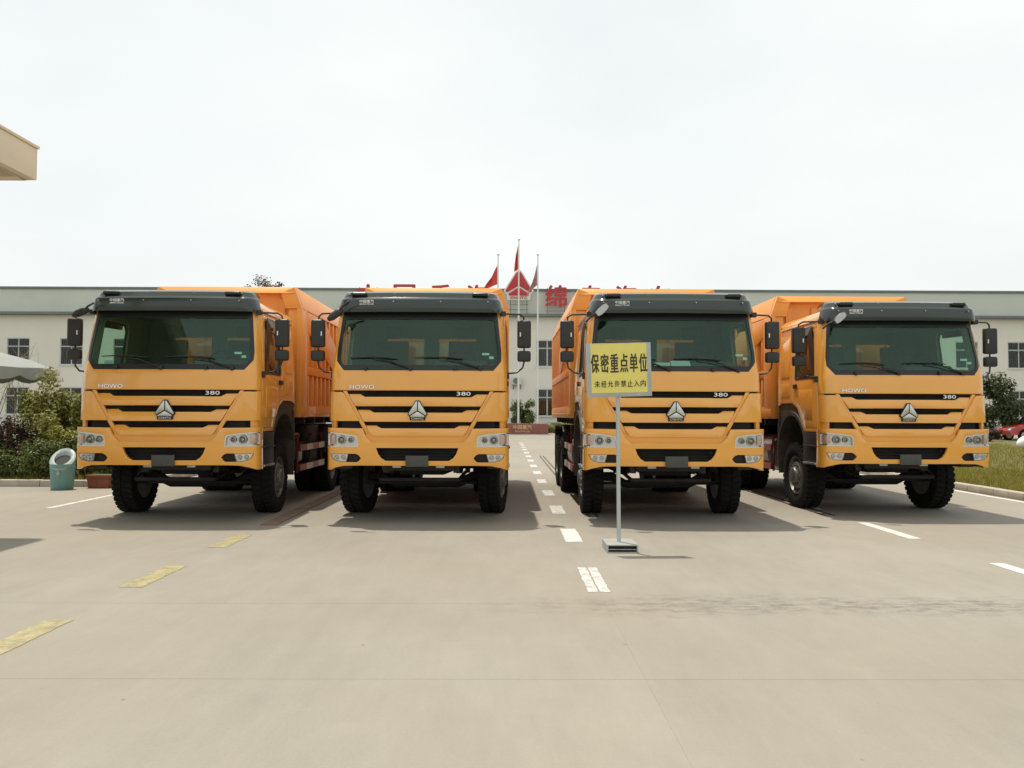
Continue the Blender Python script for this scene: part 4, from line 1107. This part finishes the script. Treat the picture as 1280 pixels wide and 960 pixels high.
        for z in (.76, 1.02): MB().box((sg * 1.235 - .03, .36, z), (sg * 1.235 + .03, .86, z + .025)).build('step_tread', 'alu' if z < .8 else 'black_plastic', sb, bevel=.004)
    # ---- wheel arches
    for sg in (-1, 1):
        ar = MB()
        prof = [(WY + .70 * math.cos(R(a)), .86 + .70 * math.sin(R(a))) for a in range(-8, 189, 12)]
        for r0, x0_, x1_ in ((0, .80, 1.225),):
            vs_ = []
            for y, z in prof: vs_ += [(sg * x0_, y, z), (sg * x1_, y, z), (sg * x1_, WY + (y - WY) * .915, .86 + (z - .86) * .915), (sg * x0_, WY + (y - WY) * .94, .86 + (z - .86) * .94)]
            q_ = len(prof)
            fs_ = [(i * 4 + k, i * 4 + (k + 1) % 4, (i + 1) * 4 + (k + 1) % 4, (i + 1) * 4 + k) for i in range(q_ - 1) for k in range(4)] + [(0, 1, 2, 3), tuple((q_ - 1) * 4 + k for k in (3, 2, 1, 0))]
            ar.add(vs_, fs_)
        ar.build('mudguard', 'arch_plastic', T, smooth=40)
        li = [(U(.93), 1.24), (U(1.05), 1.45), (U(1.21), 1.63), (U(1.45), 1.71), (U(1.95), 1.71), (U(2.16), 1.67), (U(2.16), 1.45), (U(2.02), 1.22), (U(1.85), 1.42), (U(1.5), 1.545), (U(1.2), 1.44), (U(1.0), 1.22)]
        plate(li if sg > 0 else mirror(li), [], CAB, -.018, .02).build('arch_liner', 'arch_plastic', T, smooth=20)
    # ---- wheels
    ty, rm, bl, hl_ = wheel_mesh()
    w0 = rm.build('wheel', 'rim', T, smooth=40); tm = ty.build('tyre', 'tyre', w0, smooth=30); bm2 = bl.build('wheel_nuts', 'bolt_metal', w0); hm = hl_.build('hand_holes', 'void_black', w0); bm2['kind'] = hm['kind'] = 'stuff'
    ty2, rm2, bl2, hl2 = wheel_mesh(True)
    w0.location = (1.02, WY, WZ)
    def wheel(x, y, rz, me=w0.data):
        o_ = link('wheel', me, T, (x, y, WZ), (0, 0, rz))
        link('tyre', tm.data, o_); link('wheel_nuts', bm2.data, o_)['kind'] = 'stuff'; link('hand_holes', hm.data, o_)['kind'] = 'stuff'
    wheel(-1.02, WY, PI)
    r0 = rm2.build('wheel', 'rim', T, smooth=40); r0.location = (1.085, 5.1, WZ)
    link('tyre', tm.data, r0); n2 = bl2.build('wheel_nuts', 'bolt_metal', r0); n2['kind'] = 'stuff'
    for y in (5.1, 6.45):
        for sg in (-1, 1):
            for x in (1.085, .74):
                if (y, sg, x) == (5.1, 1, 1.085): continue
                o_ = link('wheel', r0.data, T, (sg * x, y, WZ), (0, 0, 0 if sg > 0 else PI)); link('tyre', tm.data, o_)
                if x > 1: link('wheel_nuts', n2.data, o_)['kind'] = 'stuff'
    # ---- chassis
    ch = MB()
    for sg in (-1, 1): ch.box((sg * .42 - .04, .35, .78), (sg * .42 + .04, 7.9, 1.08))
    for y in (.4, 1.2, 2.6, 3.8, 5.0, 6.4, 7.7): ch.box((-.38, y - .05, .82), (.38, y + .05, 1.04))
    ch.box((-1.08, .18, .80), (1.08, .30, .93))
    c0 = ch.build('chassis_frame', 'chassis', T, bevel=.008)
    ax = MB(); ax.tube([(-.98, WY, .55), (-.70, WY, .55), (-.48, WY - .02, .44), (.48, WY - .02, .44), (.70, WY, .55), (.98, WY, .55)], [.07, .075, .065, .065, .075, .07], 10)
    ax.tube([(-.9, WY - .27, .47), (.9, WY - .27, .47)], .022, 8); ax.tube([(-.55, .42, .58), (.55, .42, .58)], .028, 8)
    for sg in (-1, 1): ax.tube([(sg * .55, .42, .58), (sg * .62, .8, .66), (sg * .6, 1.4, .62)], .026, 8)
    ax.build('front_axle', 'chassis', T)
    for sg in (-1, 1):
        sp = MB()
        for k in range(6):
            L = .80 - .11 * k
            sp.add([(sg * .50 + dx, WY + L * t, .60 + .022 * (5 - k) + .12 * (L * t) ** 2 * 1.1 + dz) for t in (-1, -.5, 0, .5, 1) for dx, dz in ((-.04, 0), (.04, 0), (.04, .018), (-.04, .018))], [(i * 4 + a, i * 4 + (a + 1) % 4, i * 4 + 4 + (a + 1) % 4, i * 4 + 4 + a) for i in range(4) for a in range(4)] + [(0, 1, 2, 3), (19, 18, 17, 16)])
        sp.build('leaf_spring', 'chassis', T, smooth=0)
        MB().box((sg * .50 - .045, .60, .66), (sg * .50 + .045, .72, .84)).build('spring_hanger', 'cast_iron', T, bevel=.012)
        sa = MB(); sa.tube([(sg * .62, WY + .1, .60), (sg * .60, WY + .05, .98)], .04, 10); sa.build('shock_absorber', 'cast_iron', T)
        tk = MB(); tk.box((sg * .30 - .06, .20, .755), (sg * .30 + .06, .30, .80)); tk.build('tow_bracket', 'alu', T, bevel=.01)
    en = MB(); en.prism([(.75, .62), (1.9, .62), (2.0, .78), (2.0, 1.3), (.6, 1.3), (.6, .80)], 'x', -.33, .33); en.tube([(0.0, 2.0, .85), (0, 4.9, .62)], .06, 10)
    en.build('engine', 'chassis', T, bevel=.03)
    rad = MB().box((-.48, .45, .70), (.48, .58, 1.55)).build('radiator', 'chassis', T, bevel=.01)
    for y in (5.1, 6.45):
        ra = MB(); ra.tube([(-1.0, y, WZ), (-.3, y, WZ), (0, y, WZ), (.3, y, WZ), (1.0, y, WZ)], [.10, .10, .22, .10, .10], 12); ra.build('rear_axle', 'chassis', T)
    # mud flap post behind the front wheel, exhaust stack
    for sg in (-1, 1):
        b = MB(); b.box((sg * 1.0 - .22, 2.10, .52), (sg * 1.0 + .22, 2.13, 1.55)); b.build('mud_flap', 'arch_plastic', T, bevel=.004)
        b = MB(); b.tube([(sg * 1.14, 2.24, .75), (sg * 1.14, 2.24, 1.36)], .055, 10); b.build('air_pipe', 'black_plastic', T)
    ft_ = MB(); ft_.lathe([(2.75, .0), (2.75, .30), (2.78, .325), (3.72, .325), (3.75, .30), (3.75, 0)], 24, 'y', (-.88, 0, .82)); ft_.build('fuel_tank', 'alu', T)
    bb = MB().box((.62, 2.75, .62), (1.10, 3.25, 1.02)).build('battery_box', 'chassis', T, bevel=.02)
    MB().box((1.101, 2.86, .70), (1.108, 3.10, .90)).build('data_plate', 'tape_white', bb, smooth=0)
    at = MB()
    for z in (1.12,):
        at.lathe([(2.66, 0), (2.66, .05), (2.68, .06), (3.03, .06), (3.05, .05), (3.05, 0)], 14, 'y', (1.02, 0, z))
    at.build('air_tank', 'alu', T)
    ht = MB().box((.55, 3.38, .62), (1.12, 4.30, 1.30)).build('hydraulic_tank', 'chassis', T, bevel=.03)
    tb = MB().box((-1.12, 3.85, .66), (-.55, 4.30, 1.30)).build('tool_box', 'chassis', T, bevel=.03)
    MB().box((-1.10, 2.50, 1.02), (1.10, 2.54, 1.40)).build('rear_bulkhead', 'chassis', T, bevel=.004)
    for sg in (-1, 1):
        mg = MB(); xa_, xb_ = min(sg * .56, sg * 1.235), max(sg * .56, sg * 1.235)
        mg.prism([(4.42, .78), (4.44, .78), (4.52, 1.16), (4.66, 1.26), (6.90, 1.26), (7.04, 1.16), (7.12, .60), (7.14, .60), (7.06, 1.175), (6.91, 1.28), (4.65, 1.28), (4.50, 1.175)], 'x', xa_, xb_)
        mg.build('rear_mudguard', 'chassis', T, smooth=30)
    # ---- side guards with red and white tape
    for sg in (-1, 1):
        gd = MB()
        for z in (.93, .60): gd.box((sg * 1.19 - .018, 2.58, z - .055), (sg * 1.19 + .018, 4.42, z + .055))
        for y in (2.60, 3.5, 4.38): gd.box((sg * 1.155 - .015, y - .025, .52), (sg * 1.155 + .015, y + .025, 1.15)); gd.box((sg * .46, y - .025, 1.10), (sg * 1.17, y + .025, 1.15))
        go = gd.build('side_guard', 'red_chassis', T, bevel=.004)
        me = None
        for z in (.93, .60):
            for k in range(4):
                m_ = 'tape_red' if k % 2 == 0 else 'tape_white'
                y = 2.59 + k * .456
                MB().box((sg * 1.210 - .0015, y, z - .05), (sg * 1.210 + .0015, y + .454, z + .05)).build('reflective_tape', m_, go, smooth=0)
    # ---- dump bed
    y0, y1, zb, zt = 2.40, 8.0, 1.44, 3.60
    bd = MB()
    bd.box((-1.17, y0 + .2, zb + .03), (1.17, y1 - .05, zb + .09))
    bd.prism([(y0 + .26, zb + .09), (y0 + .30, zb + .09), (y0 + .16, zt - .10), (y0 + .12, zt - .10)], 'x', -1.06, 1.06)
    for sg in (-1, 1): bd.prism([(y0 + .26, zb + .09), (y0 + .30, zb + .09), (y0 + .18, zt - .37), (y0 + .14, zt - .37)], 'x', min(sg * 1.061, sg * 1.129), max(sg * 1.061, sg * 1.129))
    bd.box((-1.128, y1 - .09, zb + .09), (1.128, y1 - .05, zt - .25))
    for sg in (-1, 1): bd.box((sg * 1.145 - .015, y0 + .21, zb + .10), (sg * 1.145 + .015, y1 - .05, zt - .355))
    bed = bd.build('dump_bed', 'bed_paint', T, bevel=.006)
    hd = MB()
    hd.prism([(y0 - .02, zt - .11), (y0 + .06, zt), (y0 + .34, zt), (y0 + .34, zt - .07), (y0 + .10, zt - .10)], 'x', -1.128, 1.128)
    hd.build('bed_head_rail', 'bed_paint', bed, bevel=.008)
    for sg in (-1, 1):
        X0, X1 = sg * 1.162, sg * 1.252
        xa, xb = min(X0, X1), max(X0, X1)
        pt = MB(); pt.prism([(y0, zb), (y0 + .42, zb), (y0 + .42, zt - .363), (y0, zt - .363)], 'x', xa, xb); pt.build('front_post', 'bed_paint', bed, bevel=.01)
        gs = MB(); gs.prism([(sg * 1.248, zt - .365), (sg * 1.126, zt - .01), (sg * .90, zt - .10), (sg * .98, zt - .365)], 'y', y0 + .0, y0 + .095); gs.build('gusset', 'bed_paint', bed, bevel=.004)
        gs = MB(); gs.prism([(sg * 1.168, zb), (sg * 1.02, zb), (sg * 1.02, zt - .368), (sg * 1.168, zt - .368)], 'y', y0 + .03, y0 + .075); gs.build('front_flange', 'bed_paint', bed, bevel=.004)
        def rail(nm, ya, yb, za, zc, xo=0):
            b_ = MB().box((xa, ya, za), (xb + (sg * xo if sg > 0 else 0), yb, zc)); b_.build(nm, 'bed_paint', bed, bevel=.012)
        tr = MB(); tr.prism([(sg * 1.252, zt - .36), (sg * 1.13, zt - .003), (sg * 1.05, zt - .003), (sg * 1.17, zt - .36)], 'y', y0 + .10, y1); tr.build('top_rail', 'bed_paint', bed, bevel=.012)
        rail('bottom_rail', y0 + .424, y1, zb, zb + .20)
        rail('middle_rail', y0 + .424, y1 - .204, 2.16, 2.30)
        rail('rear_post', y1 - .20, y1, zb + .204, zt - .365)
        # vertical ribs, two rows; the upper row ends on a diagonal plate
        n_r = 15
        ya = y0 + .55
        for k in range(n_r):
            y = ya + k * (y1 - .35 - ya) / (n_r - 1)
            b_ = MB().box((xa + .002 if sg > 0 else xa + .008, y - .055, zb + .204), (xb - .008 if sg > 0 else xb - .002, y + .055, 2.156)); b_.build('rib', 'bed_paint', bed, bevel=.012)
            # diagonal runs from front top to the middle of the flank, then down to the rear
            b_ = MB().box((xa + .002 if sg > 0 else xa + .012, y - .055, 2.304), (xb - .012 if sg > 0 else xb - .002, y + .055, zt - .365)); b_.build('rib', 'bed_paint', bed, bevel=.012)
        dg = MB(); dg.prism([(y0 + .425, 2.90), (y0 + .425, zt - .37), (y0 + 1.7, zt - .37), (y1 - 2.4, 2.66), (y1 - 2.4, 2.304), (y1 - 2.9, 2.304)], 'x', sg * 1.236, sg * 1.248)
        dg.build('diagonal_plate', 'bed_paint', bed, bevel=.004)
        fp_ = MB(); fp_.box((min(sg * 1.246, sg * 1.256), y0 + .02, zb + .02), (max(sg * 1.246, sg * 1.256), y0 + 1.1, zb + .17)); fp_.build('corner_plate', 'bed_paint', bed, bevel=.003)
        bt = MB()
        for k in range(12): bt.lathe([(sg * 1.252, .02), (sg * 1.262, .018), (sg * 1.264, 0)], 8, 'x', (0, y0 + .55 + k * .42, zb + .06))
        bt.build('rivets', 'bed_paint', bed)['kind'] = 'stuff'
    for k in range(5):
        x = -.9 + .45 * k
        b_ = MB().prism([(y0 + .225, zb + .1), (y0 + .262, zb + .1), (y0 + .128, zt - .2), (y0 + .09, zt - .2)], 'x', x - .05, x + .05); b_.build('head_rib', 'bed_paint', bed, bevel=.006)
    sub = MB()
    for sg in (-1, 1): sub.box((sg * .42 - .05, 2.7, 1.09), (sg * .42 + .05, 7.95, 1.25)); sub.box((sg * .42 - .06, 2.8, 1.26), (sg * .42 + .06, 7.9, 1.465))
    for k in range(7): sub.box((-1.16, 3.0 + k * .75, 1.33), (1.16, 3.1 + k * .75, 1.465))
    sub.build('subframe', 'chassis', T, bevel=.006)
    cy = MB(); cy.tube([(0, 2.5, 1.1), (0, 2.52, 2.7)], .10, 14); cy.build('hoist_cylinder', 'cast_iron', T)
    # ---- mirrors
    for sg in (-1, 1):
        am = MB(); ax_ = 1.46
        am.tube([(sg * 1.13, .30, 2.90), (sg * 1.22, .36, 2.915), (sg * 1.40, .42, 2.915), (sg * 1.452, .45, 2.88), (sg * ax_, .46, 2.80), (sg * ax_, .46, 2.24), (sg * 1.44, .44, 2.16), (sg * 1.36, .40, 2.09), (sg * 1.21, .36, 2.07)], .0125, 8)
        am.box((sg * 1.16 - .03, .30, 2.88), (sg * 1.16 + .04, .38, 2.945)); am.box((sg * 1.22 - .03, .33, 2.0), (sg * 1.22 + .03, .40, 2.09))
        a_ = am.build('mirror_arm', 'mirror_shell', T, smooth=40)
        for z0, z1, wd, dp in ((2.44, 2.835, .195, .10), (2.245, 2.40, .19, .10)):
            b_ = MB(); b_.box((sg * ax_ - wd / 2, .40, z0), (sg * ax_ + wd / 2, .40 + dp, z1))
            ms = b_.build('mirror', 'mirror_shell', T, bevel=.035, seg=3)
            MB().box((sg * ax_ - wd / 2 + .015, .40 + dp, z0 + .015), (sg * ax_ + wd / 2 - .015, .404 + dp, z1 - .015)).build('mirror_glass', 'chrome', ms, smooth=0)
            if z0 > 2.4: MB().box((sg * (ax_ - .055) - .008, .392, 2.60), (sg * (ax_ - .055) + .008, .401, 2.66)).build('mirror_badge', 'white_print', ms, bevel=.002)
    # kerb mirror on the nearside pillar
    fm = MB(); NS = 14
    for i in range(NS + 1):
        pass
    vs_, fs_ = [], []
    prof = [(0, .0), (.02, .055), (.10, .085), (.20, .08), (.26, .05), (.275, .0)]
    fm.lathe(prof, 14, 'x'); fm.v = [(x * .95, y * .45, z * .62) for x, y, z in fm.v]
    fmo = fm.build('kerb_mirror', 'mirror_shell', T, smooth=60)
    MB().add([(x, -.039, z) for x, z in [(.04, -.034), (.10, -.046), (.19, -.043), (.235, -.025), (.235, .025), (.19, .043), (.10, .046), (.04, .034)]], [(0, 1, 2, 3, 4, 5, 6, 7)]).build('mirror_glass', 'dull_mirror', fmo, smooth=0)
    MB().tube([(-.12, .10, .02), (-.02, .04, .03), (.10, .0, .0)], .014, 8).build('mirror_stem', 'mirror_shell', fmo)
    fmo.location = (-1.05, .09, 2.86)
    # ---- wipers
    for xp, xt in ((-.10, -.60), (.86, .30)):
        wp = MB()
        P = lambda x, z, d_: CAB.pt(CAB.ux(x, z), z, d_)
        wp.tube([P(xp, 2.13, .02), P(xp - .15, 2.175, .03), P((xp + xt) / 2 - .05, 2.235, .035), P(xt, 2.262, .03)], [.014, .012, .009, .007], 7)
        wp.tube([P(xt - .34, 2.275, .012), P(xt - .1, 2.285, .016), P(xt + .15, 2.275, .016), P(xt + .32, 2.258, .012)], [.007, .011, .011, .007], 6)
        wp.lathe([(.0, .035), (-.03, .03), (-.04, .0)], 12, 'y', tuple(P(xp, 2.125, .0)))
        wp.lathe([(.0, .03), (-.03, .026), (-.036, .0)], 12, 'y', tuple(P(xp - .62 if xp < 0 else xp - .35, 2.125, .0)))
        wp.build('wiper', 'seal', T, smooth=40)
    # papers behind the glass
    for x, z, wd, h in ((.92, 2.335, .10, .03), (1.0, 2.285, .06, .035)):
        p = CAB.pt(CAB.ux(x, z), z, -.035); MB().box((p.x - wd / 2, p.y, p.z - h / 2), (p.x + wd / 2, p.y + .002, p.z + h / 2)).build('windscreen_sticker', 'paper', T, smooth=0)
    return T

T1 = make_truck()
trucks = [T1] + [copy_tree(T1) for _ in range(3)]
spots = ((-4.62, 11.25, 0.0), (-1.20, 11.28, 0.0), (2.33, 11.28, 0.0), (5.90, 12.05, 0.0))
labs = ('leftmost orange dump truck, parked next to the turquoise litter bin', 'orange dump truck second from the left, left of the dashed centre line',
        'orange dump truck partly hidden behind the yellow notice board', 'rightmost orange dump truck, set back beside the grass verge')
km = ((-1.10, .12, 2.93, (0, R(22), R(180))), (-1.02, -.02, 2.93, (0, R(38), R(188))), (-1.12, -.01, 2.84, (0, R(-42), R(4))), (-1.12, -.01, 2.84, (0, R(-40), R(4))))
for t, (x, y, a), lb, k in zip(trucks, spots, labs, km):
    t.location = (x, y, 0); t.rotation_euler = (0, 0, R(a)); tag(t, lb, 'truck', 'orange dump trucks parked in a row')
    for c in t.children:
        if c.name.startswith('kerb_mirror'):
            c.location = k[:3]; c.rotation_euler = k[3]
        if c.name.startswith('wiper'): c.rotation_euler.y = R({0: .6, 1: -.5, 2: 1.2, 3: -.9}[trucks.index(t)]) * .4
        if c.name.startswith('wheel') and c.location.y < 2: c.rotation_euler.z += R((1.5, 0, -1.0, 2.0)[trucks.index(t)])
        if t is trucks[1] and c.name.startswith('wheel') and c.location.y < 2: c.rotation_euler.z -= R(9)

# papers and odds and ends left on the dashboards
def dash_paper(t, x, y, z, wd, h, tilt, rz):
    MB().box((-wd / 2, -.001, 0), (wd / 2, .001, h)).build('dash_paper', 'paper', t, loc=(x, y, z), rot=(R(-tilt), 0, R(rz)), smooth=0)
dash_paper(trucks[2], .16, .40, 2.152, .28, .15, 38, 4)
dash_paper(trucks[2], -.12, .38, 2.152, .22, .13, 45, -12)
dash_paper(trucks[0], -.95, .38, 2.150, .12, .10, 30, 10)
dash_paper(trucks[3], .95, .42, 2.150, .20, .09, 55, -8)
